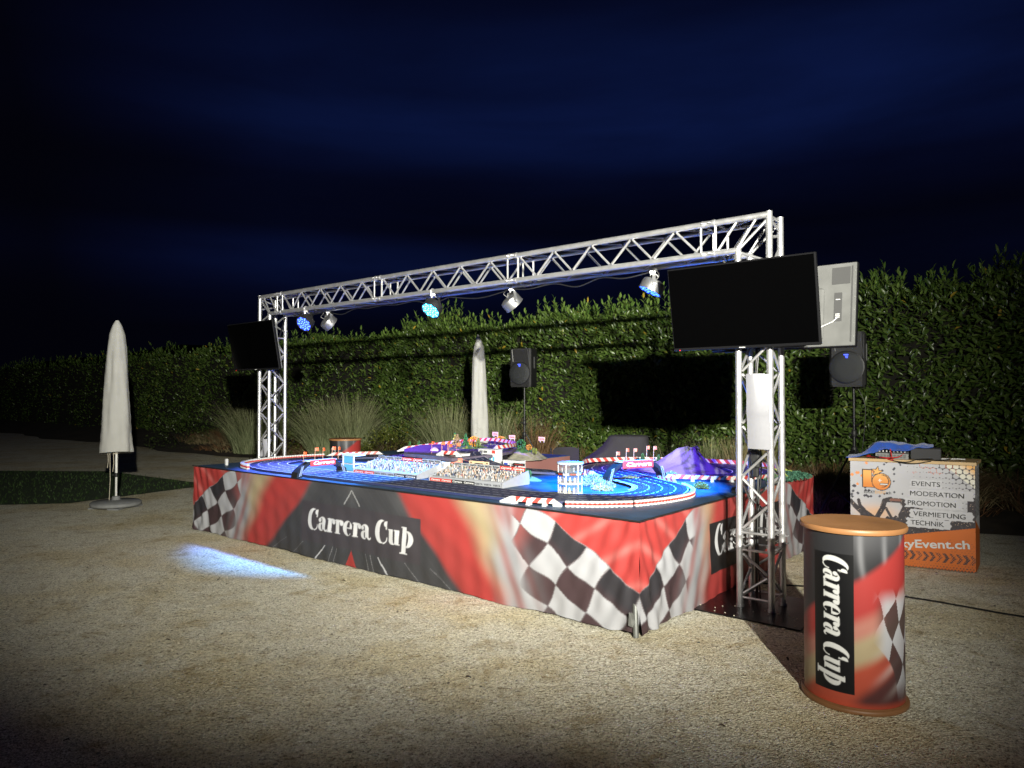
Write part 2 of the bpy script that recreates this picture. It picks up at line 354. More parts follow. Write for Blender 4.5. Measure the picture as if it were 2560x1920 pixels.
# laurel hedge: dense leaf face, upright shoots along the top
def hedge():
    root = thing('laurel_hedge', 'tall clipped laurel hedge with glossy green and few yellow leaves behind the race table', 'hedge', T(0, 7.8, 0), RZ)
    core = MB(); core.box((-18.5, .95, 1.62), (54.5, 1.3, 2.9)); obj('light_block_core', core, M_bark, root)  # solid box added to block light; near black stands in for inner shade
    def top(u): return 3.22 + .10*np.sin(u*1.3+.4) + .07*np.sin(u*3.1) + .05*np.sin(u*7.7) + np.where(u < .2, .10*np.clip((.2-u)/1.2, 0, 1.2), 0) + .12*np.exp(-((u-9.9)/.5)**2) + .10*np.exp(-((u-3.75)/.3)**2) + .04*np.exp(-((u+.75)/.5)**2)
    def bulge(u, z): return .10*np.sin(u*1.9+z*1.1)+.08*np.sin(u*.8-z*2.3)+.05*np.sin(u*5.1+z*4)
    P_, D_, N_, L_, W__, C_ = [], [], [], [], [], []
    def emit(u, dy, z, dx, dyy, dz, nx, ny, nzv, l, w, c):
        P_.append(np.stack([-u, dy, z], 1)); D_.append(np.stack([dx, dyy, dz], 1)); N_.append(np.stack([nx, ny, nzv], 1)); L_.append(l); W__.append(w); C_.append(c)
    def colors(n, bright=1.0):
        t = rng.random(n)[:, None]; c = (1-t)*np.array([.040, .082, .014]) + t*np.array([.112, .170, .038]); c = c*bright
        y = rng.random(n) < .006; c[y] = np.array([.42, .30, .035]); y = rng.random(n) < .012; c[y] = np.array([.20, .23, .04]); return c
    for (u0, u1, dens) in ((-6, 6, 820), (6, 12, 620), (12, 27.5, 230), (27.5, 45, 60)):
        n = int((u1-u0)*3.3*dens); u = rng.uniform(u0, u1, n); z = rng.random(n)*(top(u)-.25)+.25
        dy = .22 + bulge(u, z) - rng.random(n)**2*.26 - .02
        a = rng.normal(0, .9, n) + np.where(rng.random(n) < .5, -.5, .5)
        up = rng.normal(.15, .75, n)
        k = np.clip((z-2.2)/1.1, 0, 1); up = up*(1-.7*k) + k*1.2
        dx = np.sin(a); dyy = -np.abs(rng.normal(.55, .3, n)); dz = up
        nx = rng.normal(0, .35, n); ny = -np.ones(n)*.6; nzv = .75+rng.normal(0, .3, n)
        l = rng.uniform(.075, .14, n); w = l*rng.uniform(.34, .46, n)
        emit(u, dy, z, dx, dyy, dz, nx, ny, nzv, l, w, colors(n))
    # shoots on top (and a band just under it), each a rosette of leaves round an upright twig
    tw = MB()
    ns = 620; su = np.concatenate([rng.uniform(-5.5, 12, ns), rng.uniform(12, 44, 260)])
    for q_ in su:
        big = math.exp(-((q_-9.9)/.35)**2)+math.exp(-((q_-3.72)/.3)**2)+.2*math.exp(-((q_+.75)/.5)**2)
        d0 = random.uniform(-.12, .95); h0 = float(top(np.array(q_)))-random.uniform(.08, .34)+(.1 if d0 > .2 else 0); hh = random.uniform(.16, .36)*(1+.9*big)
        lx, ly = random.gauss(0, .09), random.gauss(-.05, .09); k = int(9+5*big)
        tw.tube([(-q_, d0, h0), (-q_+lx*.5, d0+ly*.5, h0+hh*.55), (-q_+lx, d0+ly, h0+hh)], .005, 4)
        t = np.linspace(.15, 1, k); a = np.arange(k)*2.4+random.random()*6; sp = 1.15-.85*t
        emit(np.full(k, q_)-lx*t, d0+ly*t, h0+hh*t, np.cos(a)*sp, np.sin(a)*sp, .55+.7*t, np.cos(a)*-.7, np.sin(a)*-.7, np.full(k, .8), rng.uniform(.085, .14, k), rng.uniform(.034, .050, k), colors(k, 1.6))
    n = 12000; u = rng.uniform(-6, 20, n); dy = rng.uniform(0, 1.5, n); z = top(u)-rng.random(n)*.18
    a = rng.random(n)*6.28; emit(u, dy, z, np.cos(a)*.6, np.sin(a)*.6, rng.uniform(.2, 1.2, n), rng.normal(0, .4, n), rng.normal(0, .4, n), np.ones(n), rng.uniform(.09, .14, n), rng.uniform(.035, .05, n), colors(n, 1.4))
    vs, f, c = leaves(*(np.concatenate(a) for a in (P_, D_, N_, L_, W__, C_)))
    obj('foliage', npmesh('foliage', vs, f, c, smooth=True), M_leaf, root); obj('twigs', tw, M_bark, root)
hedge()

def blades(n, rad, h, lean, droop, wid, c0, c1, seed, base=.06, segs=5, tipc=None):
    g = np.random.default_rng(seed); a = g.random(n)*6.2832; r = np.sqrt(g.random(n))*rad
    bx, by = np.cos(a)*r, np.sin(a)*r; hh = h*g.uniform(.55, 1.05, n); az = a + g.normal(0, .5, n); le = lean*(.25+r/rad)*g.uniform(.3, 1.3, n)
    t = np.linspace(0, 1, segs+1)[None, :]
    out = (le*hh)[:, None]*(t*.55 + droop*t**2.4); z = hh[:, None]*(t - droop*.42*t**2.6*np.clip(le*1.6, 0, 1.2)[:, None])
    x = bx[:, None] + np.cos(az)[:, None]*out; y = by[:, None] + np.sin(az)[:, None]*out
    w = wid*g.uniform(.7, 1.3, n)[:, None]*(1.02-t)**.6; sa = az+1.57+g.normal(0, .7, n); sx, sy = np.cos(sa)[:, None]*w, np.sin(sa)[:, None]*w
    A = np.stack([x-sx, y-sy, z], -1); B = np.stack([x+sx, y+sy, z], -1)
    vs = np.stack([A, B], 2).reshape(-1, 3); k = (segs+1)*2
    i = np.arange(segs)*2; q = np.stack([i, i+1, i+3, i+2], 1); f = (np.arange(n)[:, None, None]*k+q[None]).reshape(-1, 4)
    m = g.random(n)[:, None, None]; col = (1-m)*np.array(c0)+m*np.array(c1); col = np.broadcast_to(col, (n, segs+1, 3)).copy()
    if tipc is not None:
        s = np.clip(t*1.6-.75, 0, 1)[..., None]; col = col*(1-s*.6)+np.array(tipc)*s*.6
    return vs, f, np.repeat(col.reshape(-1, 3), 2, 0)
GREEN = ((.13, .165, .075), (.33, .36, .20)); STRAW = ((.20, .155, .075), (.34, .27, .14)); DRY = ((.13, .085, .045), (.25, .185, .10))
def grass_clump(u, v, rad, h, n, pal, label, seed, lean=.58, droop=.6, wid=.0055, tip=(.3, .27, .14), group='ornamental grass clumps in the bed'):
    vs, f, c = blades(n, rad, h, lean, droop, wid, pal[0], pal[1], seed, tipc=tip)
    o = obj('grass_clump', npmesh('grass_clump', vs, f, c), M_blade, loc=T(u, v, bed_z(u, v)-.02), rot=(0, 0, seed))
    tag(o, label, 'ornamental grass', group); return o
grass_clump(12.15, 6.3, .36, 1.62, 1300, GREEN, 'large fountain grass clump behind the left end of the table, nearest the left truss leg', 1)
grass_clump(11.45, 6.5, .34, 1.75, 1100, GREEN, 'tall green fountain grass overlapping the big clump right of the left truss leg', 2)
grass_clump(7.75, 6.1, .28, 1.62, 1000, GREEN, 'green fountain grass just left of the closed umbrella by the hedge', 3)
grass_clump(6.55, 6.15, .28, 1.5, 900, GREEN, 'green fountain grass just right of the closed umbrella by the hedge', 4)
grass_clump(2.85, 6.1, .30, 1.02, 900, GREEN, 'low arching grass clump in the big screen shadow beside the covered machine', 5, lean=1.0)
grass_clump(2.2, 6.2, .24, 1.0, 600, GREEN, 'narrow upright grass clump behind the purple model mountain', 6, lean=.4)
grass_clump(1.55, 6.05, .26, 1.05, 800, STRAW, 'straw coloured stiff grass clump seen left of the right truss leg', 7, lean=.28, droop=.3)
grass_clump(15.3, 6.2, .5, 1.7, 900, GREEN, 'dark grass clump left of the left truss leg below the black screen', 8)
grass_clump(.55, 6.2, .5, .78, 1500, DRY, 'brown dry grass mound seen between the right truss leg and the orange counter', 9, lean=1.1, droop=.9, tip=None)
grass_clump(-.55, 6.9, .5, .85, 900, DRY, 'brown dry grass behind the counter with the blue cloth', 10, lean=1.1, droop=.9, tip=None)
grass_clump(5.75, 6.3, .25, 1.25, 420, ((.13, .075, .04), (.24, .15, .08)), 'rusty brown faded grass plumes between the centre umbrella and the speaker', 12, lean=.5, tip=(.24, .14, .07))
# dry ground cover of the bed: nobody could count it
vs_all, f_all, c_all, off = [], [], [], 0
for i in range(300):
    u = random.uniform(-5, 20); v = random.uniform(6.0, 7.7)
    if u > 12 and random.random() < .5: continue
    if u < -.8: v += -(u+.5)*.25
    rust = random.random() < .35
    vv, ff, cc = blades(95, .34, random.uniform(.28, .62) if v > 6.4 else random.uniform(.2, .4), 1.3, .9, .006, (.17, .09, .045) if rust else (.18, .145, .075), (.34, .18, .09) if rust else (.38, .31, .17), 100+i, segs=3)
    p = T(u, v, bed_z(u, v)-.02); vs_all.append(vv+np.array(p)); f_all.append(ff+off); c_all.append(cc); off += len(vv)
o = obj('dry_ground_cover', npmesh('dry_ground_cover', np.concatenate(vs_all), np.concatenate(f_all), np.concatenate(c_all)), M_blade); tag(o, 'dry brown tangle of low grass filling the bed at the hedge foot', 'ground cover', kind='stuff')
# lawn blades
n = 9000; gx = rng.uniform(-16, -5.4, n); gy = rng.uniform(9.6, 15.4, n)
def inpoly(x, y, poly):
    ins = np.zeros(np.shape(x), bool); j = len(poly)-1
    for i in range(len(poly)):
        xi, yi = poly[i]; xj, yj = poly[j]
        c = ((yi > y) != (yj > y)) & (x < (xj-xi)*(y-yi)/(yj-yi+1e-12)+xi); ins ^= c; j = i
    return ins
k = inpoly(gx, gy, lawn_poly); gx, gy = gx[k], gy[k]; n = len(gx); a = rng.random(n)*6.28; h = rng.uniform(.025, .06, n)
b0 = np.stack([gx-np.cos(a)*.006, gy-np.sin(a)*.006, np.full(n, .008)], 1); b1 = np.stack([gx+np.cos(a)*.006, gy+np.sin(a)*.006, np.full(n, .008)], 1); tp = np.stack([gx+rng.normal(0, .02, n), gy+rng.normal(0, .02, n), h], 1)
vs = np.stack([b0, b1, tp], 1).reshape(-1, 3); t = rng.random(n)[:, None]
o = obj('lawn_grass', npmesh('lawn_grass', vs, np.arange(n*3).reshape(-1, 3), np.repeat((1-t)*np.array([.025, .06, .012])+t*np.array([.06, .11, .025]), 3, 0)), M_blade); tag(o, 'short green grass of the lawn behind the left umbrella', 'grass', kind='stuff')
# leafy low shrubs
def shrub(u, v, r, h, n, c0, c1, label, seed, ll=.06):
    g = np.random.default_rng(seed); d = g.normal(0, 1, (n, 3)); d[:, 2] = np.abs(d[:, 2]); d /= np.linalg.norm(d, axis=1, keepdims=True)
    rr = g.uniform(.55, 1, n)**.5*(1+.22*np.sin(d[:, 0]*6+seed)*np.sin(d[:, 1]*5+d[:, 2]*4))
    p = d*np.array([r, r, h])*rr[:, None]; dd = d+g.normal(0, .6, (n, 3)); nn = g.normal(0, .5, (n, 3))+np.array([0, 0, 1]); t = g.random(n)[:, None]
    l = g.uniform(.7, 1.3, n)*ll
    vs, f, c = leaves(p, dd, nn, l, l*.5, (1-t)*np.array(c0)+t*np.array(c1))
    root = thing('low_shrub', label, 'shrub', T(u, v, bed_z(u, v)-.02), 0, 'low leafy shrubs in the bed')
    obj('foliage', npmesh('foliage', vs, f, c, smooth=True), M_leaf, root)
    st = MB()
    for i in range(9):
        a = i*.7; st.tube([(0, 0, 0), (math.cos(a)*r*.3, math.sin(a)*r*.3, h*.4), (math.cos(a)*r*.6, math.sin(a)*r*.6, h*.7)], .008, 5)
    obj('stems', st, M_bark, root)
shrub(9.7, 6.2, .75, .85, 1500, (.05, .07, .012), (.14, .15, .03), 'yellow green low shrub behind the round counter at the back of the table', 21)
shrub(4.35, 5.95, .5, .62, 900, (.06, .08, .015), (.17, .17, .035), 'small yellow green shrub behind the folding chair', 22)
shrub(19.0, 6.0, .9, 1.0, 900, (.03, .05, .012), (.07, .10, .025), 'dim rounded shrub at the far left end of the bed', 23)
shrub(13.6, 5.95, .7, .8, 800, (.04, .06, .012), (.10, .11, .025), 'dark low shrub left of the left truss leg', 24)

# ================================================================== PRINTED DESIGN ('Carrera Cup' cloth), painted per vertex from one function
def smooth(a, b, x): t = np.clip((x-a)/(b-a), 0, 1); return t*t*(3-2*t)
def ell(x, y, cx, cy, rx, ry): return ((x-cx)/rx)**2+((y-cy)/ry)**2 < 1
def glyph(ch, x, y):
    if ch == 'C':
        g = ell(x, y, .54, .74, .54, .80) & ~ell(x, y, .72, .74, .34, .735) & ~((x > .62) & (y > .42) & (y < 1.0))
        g |= (abs(x-.93) < .05) & (y > .92) & (y < 1.48); g |= ell(x, y, .85, 1.28, .12, .18) & (x < .95)
        g |= (abs(((x-.70)**2/.29**2+(y-.30)**2/.34**2)-1) < .22) & (x > .72) & (y < .38)
        return g, 1.08
    if ch == 'a':
        g = (x > .40) & (x < .72) & (y > .10) & (y < .74)
        g |= ell(x, y, .40, .70, .32, .33) & ~ell(x, y, .30, .66, .12, .26) & (y > .62)
        g |= ell(x, y, .17, .76, .14, .15)
        g |= ell(x, y, .31, .27, .31, .31) & ~ell(x, y, .38, .27, .10, .22) & (x < .46)
        g |= ell(x, y, .76, .12, .16, .14) & ~ell(x, y, .80, .22, .09, .12) & (x > .5)
        return g, .88
    if ch == 'r':
        g = (x > .09) & (x < .41) & (y > .02) & (y < 1.0); g |= (x > .0) & (x < .35) & (y > .90) & (y < .98); g |= (x > .0) & (x < .50) & (y > -.0) & (y < .06)
        g |= ell(x, y, .61, .80, .16, .19); g |= ell(x, y, .50, .80, .22, .21) & ~ell(x, y, .50, .70, .12, .2) & (y > .75)
        return g, .74
    if ch == 'e':
        g = ell(x, y, .40, .50, .40, .54) & ~ell(x, y, .51, .50, .18, .48) & ~((x > .52) & (y > .18) & (y < .50)); g |= (x > .2) & (x < .77) & (y > .50) & (y < .57)
        g |= ell(x, y, .44, .62, .36, .38) & (x > .60) & (y > .5)
        return g, .84
    if ch == 'u':
        g = (x > .07) & (x < .39) & (y > .2) & (y < 1.0); g |= (x > .0) & (x < .3) & (y > .92) & (y < .99)
        g |= (x > .55) & (x < .87) & (y > .02) & (y < 1.0); g |= (x > .47) & (x < .7) & (y > .92) & (y < .99); g |= (x > .8) & (x < .96) & (y > .02) & (y < .08)
        g |= ell(x, y, .38, .24, .31, .27) & ~ell(x, y, .50, .30, .09, .24) & (y < .32)
        return g, .99
    if ch == 'p':
        g = (x > .12) & (x < .44) & (y > -.48) & (y < 1.30); g |= (x > .0) & (x < .58) & (y > -.5) & (y < -.43); g |= (x > .02) & (x < .3) & (y > 1.22) & (y < 1.28)
        g |= ell(x, y, .52, .50, .44, .55) & ~ell(x, y, .46, .50, .13, .46) & (x > .36)
        return g, 1.0
    return np.zeros_like(x, bool), .40
def lettering(x, y, hx, hy, **kw):
    return sum(lettering1(x+a*hx, y+b*hy, **kw) for a in (-.375, -.125, .125, .375) for b in (-.375, -.125, .125, .375))/16
def lettering1(x, y, body='Carrera Cup', slant=.06):
    """coverage of the words; x runs 0..1 over the width, y in x-heights; returns coverage array"""
    adv = []; p = 0
    for ch in body:
        adv.append(p); p += glyph(ch, np.zeros(1), np.zeros(1))[1]
    tot = p; X = x*tot; cov = np.zeros_like(x)
    for ch, a in zip(body, adv):
        if ch != ' ': cov = np.maximum(cov, glyph(ch, X-a-slant*y, y)[0].astype(float))
    return cov
RED = np.array([.31, .036, .034]); DARK = np.array([.038, .038, .043]); BEIGE = np.array([.31, .25, .155]); WHT = np.array([.35, .352, .385]); BRN = np.array([.052, .031, .036]); PANEL = np.array([.043, .038, .045])
def lerp(c, d, t): return c*(1-t[..., None])+d*t[..., None]
def cloth_print(u, b, length, panel, road=True):
    """u metres along the cloth, b metres above the ground"""
    w = np.minimum(u, length-u); t = 1-b/.766
    wob = .03*np.sin(b*9+w*4)+.02*np.sin(b*17-w*3)
    col = np.broadcast_to(RED, u.shape+(3,)).copy(); n1 = .5+.5*np.sin((w+.55*t)*9+1.3*np.sin(b*5))
    col = lerp(col, RED*np.array([.75, 1.0, 1.0]), n1*.5)
    rw = w-wob
    if road:
        rb = 2.40-.82*t**1.1; rm = smooth(-.05, .07, w-.3*wob-rb)
        st = .5+.5*np.sin((w*1.0+.83*t)*70)*np.sin((w+.83*t)*23+1); asph = DARK*(1+.35*(st[..., None]**6)) + .05*smooth(.4, .0, t)[..., None]*(.5+.5*np.sin(w*6+1))[..., None]**2
        col = col*(1-rm[..., None])+asph*rm[..., None]
    bb = 1.68-.50*t if road else 1.18-.22*t
    bm = smooth(.12, -.18, w-.5*wob-bb); be = lerp(np.broadcast_to(BEIGE, u.shape+(3,)), RED*1.1, smooth(.5, 1.0, t)*.6)
    col = col*(1-bm[..., None])+be*bm[..., None]
    ws = 1.30-.14*t if road else 1.0-.06*t
    wm = smooth(.16, -.12, rw-ws); streak = .5+.5*np.sin((w+.36*t**1.3)*34+1.2*np.sin(b*4)); wc = lerp(np.broadcast_to(WHT*.72, u.shape+(3,)), np.array([.22, .10, .10]), streak**1.5*.8)
    wc = lerp(wc, RED, smooth(.35, .0, t)*.6*(1-streak)); col = col*(1-wm[..., None])+wc*wm[..., None]
    # chequered flag: a sheared lattice that waves
    uu = w + .018*np.sin(b*13+1)+.012*np.sin(w*19); bb_ = b + .014*np.sin(w*15+.5)
    du, db = uu-.665, bb_-.677; e1 = (-.232, -.130); e2 = (.114, -.165); det = e1[0]*e2[1]-e1[1]*e2[0]
    i = (du*e2[1]-db*e2[0])/det; j = (e1[0]*db-e1[1]*du)/det
    par = (np.floor(i)+np.floor(j)).astype(int) % 2
    dk = lerp(np.broadcast_to(np.array([.028, .026, .032]), u.shape+(3,)), BRN, smooth(.6, 1.2, j)); dk = lerp(dk, np.array([.22, .07, .07]), smooth(-.3, -1.1, i)*(j > .0))
    ck = np.where((par == 0)[..., None], dk, WHT)
    edge = np.minimum(np.abs(i-np.round(i)), np.abs(j-np.round(j))); ck = lerp(ck, np.array([.12, .10, .11]), (edge < .025)*.6)
    fb = (1.07 if road else .80)-.20*t**2+.02*np.sin(b*14); flag = smooth(-.02, .02, j)*smooth(.05, -.03, w-fb)*(1-.35*smooth(-.25, -.02, w-fb)*smooth(.2, .7, t))
    col = col*(1-flag[..., None])+ck*flag[..., None]
    cm = smooth(0, .03, -j)*smooth(1.0, .72, w); hi = .5+.5*np.sin(w*14+b*23)
    col = lerp(col, RED*1.08, cm); col = lerp(col, np.array([.46, .15, .14]), cm*hi**6*.5)
    ul = length-u if road else u      # distance from the reader's left edge
    if road:
        m = length/2
        for x0, x1, sw in ((.36, .56, .011), (.20, .27, .004), (.27, .34, .004), (.70, .95, .004), (1.0, 1.35, .004)):
            for sg in (-1, 1):
                k = smooth(.70, 1.0, t); xc = m+sg*(x0+(x1-x0)*smooth(.70, 1.05, t)); ln = (np.abs(ul-xc) < sw)&(t > .80)
                col = np.where(ln[..., None], WHT*(1.0 if sw > .01 else .45), col)
        tri = (np.abs(ul-m) < (t-.80)*.42*(1+.2*(t-.8)))&(t > .80); col = np.where(tri[..., None], RED*.95, col)
        av = np.abs(np.abs(ul-m)-(t-.06)*.62); col = np.where(((av < .010)&(t > .06)&(t < .25))[..., None], np.array([.22, .22, .23]), col)
    p0, p1, b0, b1 = panel
    pm = (ul > p0)&(ul < p1)&(b > b0)&(b < b1); pc = PANEL*(1+.05*np.sin(b*20)[..., None]); col = np.where(pm[..., None], pc if road else np.array([.012, .012, .014]), col)
    pw = p1-p0; xm = .055*pw; xh = (b1-b0)*(.335 if road else .40)
    tx = (ul-p0-xm)/(pw-2*xm); ty = (b-(b0+(b1-b0)*.33))/xh
    cov = lettering(tx, ty, .0066/(pw-2*xm), .0066/xh)*((tx > -.02)&(tx < 1.02)); col = lerp(col, np.array([.52, .52, .55]), cov)
    hem = (b > .752); col = np.where(hem[..., None], col*.55, col)
    return col
def skirt(name, length, to_local, normal, panel, road, parent, seed, h=.756, cell=.0066):
    nx = int(length/cell)+1; ny = int(h/cell)+1; u = np.linspace(0, length, nx); s = np.linspace(0, 1, ny)
    UU, S = np.meshgrid(u, s, indexing='ij'); w = np.minimum(UU, length-UU)
    hem = .010+.005*np.sin(UU*3.1+seed)+.004*np.sin(UU*7.7+seed*2)+.012*np.exp(-w/.25)*np.sin(UU*23)
    B = .758-(S*(.758-hem))
    D = .012 + S**1.3*(.008*np.sin(UU*5.3+seed)+.005*np.sin(UU*9.1+2*seed+S*2)) + S*.012
    D += np.exp(-w/.30)*(.014*np.sin(w*34+S*5+seed)*S**.6 + .010*np.sin((w-S*.3)*46)) + .004*np.sin(UU*31+S*3)*S
    cl0 = smooth(0, .09, w); D = .017*(1-cl0)+D*cl0+.016*S**7*(1-cl0)
    D += .0025*np.sin(UU*2.2-S*11)+.002*np.sin(UU*17+S*21)
    col = cloth_print(UU, np.maximum(B, .002), length, panel, road)
    x, y = to_local(UU, D); P = np.stack([x, y, B], -1).reshape(-1, 3)
    q = gridquads(nx, ny)
    return obj(name, npmesh(name, P, q, col.reshape(-1, 3), smooth=True), M_print, parent)

# ================================================================== THE RACE TABLE
TL, TD = 6.1, 3.75
table = thing('race_table', 'long low table wrapped in a red, black and chequered racing print cloth', 'table', T(0, 0, 0), RZ)
M_carpet = mat('table carpet', (.040, .080, .15), .5, 0, .3, 7, .15, 40, spec=.3)  # neutral dark carpet with the lamps' blue mixed into its base colour
top_poly = [(0, 0), (0, 3.75), (-2.3, 3.75), (-2.3, 2.3), (-3.45, 2.3), (-3.45, 4.15), (-6.1, 4.15), (-6.1, 0)]
mb = MB(); mb.prism(top_poly, .735, ZT); obj('tabletop', mb, M_carpet, table)
skirt('front_skirt', TL, lambda u, d: (-u+.02*np.exp(-u/.05), -d-.003), None, (2.26, 4.0, .16, .555), True, table, 1.0)
skirt('side_skirt', TD, lambda u, d: (d+.003, u-.02*np.exp(-u/.05)), None, (1.10, 2.72, .20, .60), False, table, 2.3)
mb = MB(); mb.c = tuple(RED)
for (x0, y0), (x1, y1) in (((-6.1, 0), (-6.1, 4.15)), ((-6.1, 4.15), (-3.45, 4.15)), ((-2.3, 3.75), (0, 3.75)), ((-3.45, 4.15), (-3.45, 2.3)), ((-3.45, 2.3), (-2.3, 2.3)), ((-2.3, 2.3), (-2.3, 3.75))):
    mb.c = (.26, .12, .11) if x0 == x1 == -3.45 else tuple(RED*.8)
    n = 40; L_ = math.hypot(x1-x0, y1-y0); nx_, ny_ = -(y1-y0)/L_, (x1-x0)/L_; vs = []
    for i in range(n+1):
        t = i/n; w = .014*math.sin(t*L_*9); 
        for z, k in ((.758, .004), (.4, .02+w*.6), (.015, .03+w)): vs.append((x0+(x1-x0)*t+nx_*k, y0+(y1-y0)*t+ny_*k, z))
    mb.add(vs, [(i*3+j, i*3+3+j, i*3+4+j, i*3+1+j) for i in range(n) for j in range(2)])
obj('back_skirt', mb, M_print, table, smooth=True)
mb = MB(); mb.tube([(.022, -.025, .768), (-6.12, -.025, .768)], .006, 6); mb.tube([(.022, -.025, .768), (.022, 3.77, .768)], .006, 6); obj('edge_trim', mb, M_black, table)
for x, y in ((.02, -.03), (-6.02, .08), (-.08, 3.67), (-6.02, 4.05), (-3.05, .08), (-3.05, 2.2), (-3.53, 4.05), (-2.22, 3.67)):
    mb = MB(); mb.tube([(x, y, .0), (x, y, .73)] if x < 0 else [(.006, -.046, 0), (-.002, -.036, .12), (-.06, .06, .34), (-.07, .07, .73)], .020, 12); obj('leg', mb, mat('weathered steel leg', (.16, .165, .16), .5, .5, .2, 20), table, smooth=True)
mb = MB(); mb.add([(.0, -.075, .165), (-.024, -.085, .17), (-.034, -.08, .08), (-.006, -.070, .07), (.010, -.062, .11)], [(0, 1, 2, 3, 4)]); mb.add([(.0, -.073, .165), (-.024, -.083, .17), (-.034, -.078, .08), (-.006, -.068, .07), (.010, -.060, .11)], [(4, 3, 2, 1, 0)])
obj('leg_bracket', mb, mat('weathered steel leg'), table)

# ------------------------------------------------------------------ slot car track
def catmull(pts, per=10):
    P = np.array(pts, float); out = []
    for i in range(len(P)-1):
        p0 = P[max(i-1, 0)]; p1 = P[i]; p2 = P[i+1]; p3 = P[min(i+2, len(P)-1)]
        for t in np.linspace(0, 1, per, endpoint=False):
            out.append(.5*((2*p1)+(-p0+p2)*t+(2*p0-5*p1+4*p2-p3)*t*t+(-p0+3*p1-3*p2+p3)*t**3))
    out.append(P[-1]); return np.array(out)
track = thing('slot_car_track', 'four lane black slot car track looping across the blue lit tabletop and over a bridge', 'race track', T(0, 0, 0), RZ)
M_track = mat('track plastic', (.026, .034, .095), .5, 0, .12, 18, .05, 200, spec=.3)  # black plastic; blue lamp glow is put into its colour
M_line = mat('track line white', (.75, .75, .75), .5); M_rail = mat('slot rail steel', (.09, .09, .10), .45, .5)
ZR = ZT+.026
pathA = [(1.62, 2.74, .772, .26), (1.3, 2.56, .775, .28), (.95, 2.52, .780, .30), (.62, 2.70, ZR, .34), (.44, 3.05, ZR, .40), (.52, 3.36, .805, .42), (.85, 3.56, .815, .42), (1.4, 3.50, .815, .44), (1.85, 3.22, .812, .46), (2.02, 2.86, .805, .46), (1.86, 2.52, ZR, .46), (1.45, 2.22, ZR, .46), (1.08, 1.93, ZR, .46), (.68, 1.62, ZR, .46), (.50, 1.18, ZR, .46), (.60, .74, ZR, .46), (.98, .44, ZR, .46), (1.5, .345, ZR, .46), (2.4, .345, ZR, .46), (3.3, .345, ZR, .46), (4.2, .345, ZR, .46), (4.9, .37, ZR, .46), (5.40, .56, ZR, .46), (5.66, .98, ZR, .46), (5.62, 1.5, ZR, .46), (5.42, 2.0, ZR, .44), (5.08, 2.45, .80, .42), (4.6, 2.74, .88, .40), (4.1, 2.86, .945, .40), (3.66, 2.74, .965, .40), (3.42, 2.42, .965, .40), (3.40, 2.05, .965, .38), (3.22, 1.74, .955, .36), (2.9, 1.62, .90, .34), (2.55, 1.74, .83, .34), (2.2, 2.05, .79, .34)]
cA = catmull(pathA, 12)
def ribbon(mb, c, l0, l1, dz=0.0, thick=0.0, i0=0, i1=None):
    i1 = len(c) if i1 is None else i1; vs = []; fs = []
    for i in range(i0, i1):
        a = c[min(i+1, len(c)-1)]-c[max(i-1, 0)]; t = a[:2]/(np.linalg.norm(a[:2])+1e-9); nx, ny = -t[1], t[0]; w = c[i][3]
        for l, z in ((l0, dz), (l1, dz)) if not thick else ((l0, dz), (l1, dz), (l1, dz-thick), (l0, dz-thick)):
            u, v = c[i][0]+nx*l*w, c[i][1]+ny*l*w; vs.append((-u, v, c[i][2]+z))
    k = 4 if thick else 2
    for i in range(i1-i0-1):
        if thick: fs += [(i*4+j, i*4+(j+1) % 4, i*4+4+(j+1) % 4, i*4+4+j) for j in range(4)]
        else: fs.append((i*2, i*2+1, i*2+3, i*2+2))
    mb.add(vs, fs)
mb = MB(); ribbon(mb, cA, -.5, .5, 0, .022); obj('roadway', mb, M_track, track, smooth=False)
mb = MB(); ribbon(mb, cA, -.488, -.470, .0016); ribbon(mb, cA, .470, .488, .0016); obj('edge_line', mb, M_line, track)
mb = MB(); s = 0
cl_ = catmull(pathA, 24)
for l in (-.25, 0, .25):
    acc = 0
    for i in range(len(cl_)-1):
        d = np.linalg.norm(cl_[i+1][:2]-cl_[i][:2]); acc += d
        if (acc % .10) < .062: ribbon(mb, cl_, l-.009, l+.009, .0016, 0, i, i+2)
obj('lane_dashes', mb, M_line, track)
mb = MB()
for l in (-.375, -.125, .125, .375): ribbon(mb, cA, l-.026, l-.017, .0013); ribbon(mb, cA, l+.017, l+.026, .0013)
obj('slot_rails', mb, M_rail, track)
mb = MB()
for l in (-.375, -.125, .125, .375): ribbon(mb, cA, l-.008, l+.008, .0014)
obj('slot', mb, M_lettblack, track)
M_deck = mat('bridge deck board', (.10, .085, .12), .6, 0, .2, 9)
mb = MB(); deck = [(-3.92, 1.42), (-3.0, 1.28), (-2.98, 1.9), (-3.16, 2.5), (-3.5, 3.02), (-4.2, 3.14), (-4.75, 2.95), (-4.85, 2.55), (-4.45, 1.9)]
mb.prism(deck, .905, .938); obj('bridge_deck', mb, M_deck, track)
for x, y in ((-3.8, 1.55), (-3.1, 1.45), (-3.2, 2.4), (-4.2, 2.95), (-4.6, 2.6)): mb = MB(); mb.box((x, y, .835), (.06, .06, .138)); obj('bridge_pier', mb, M_black, track)
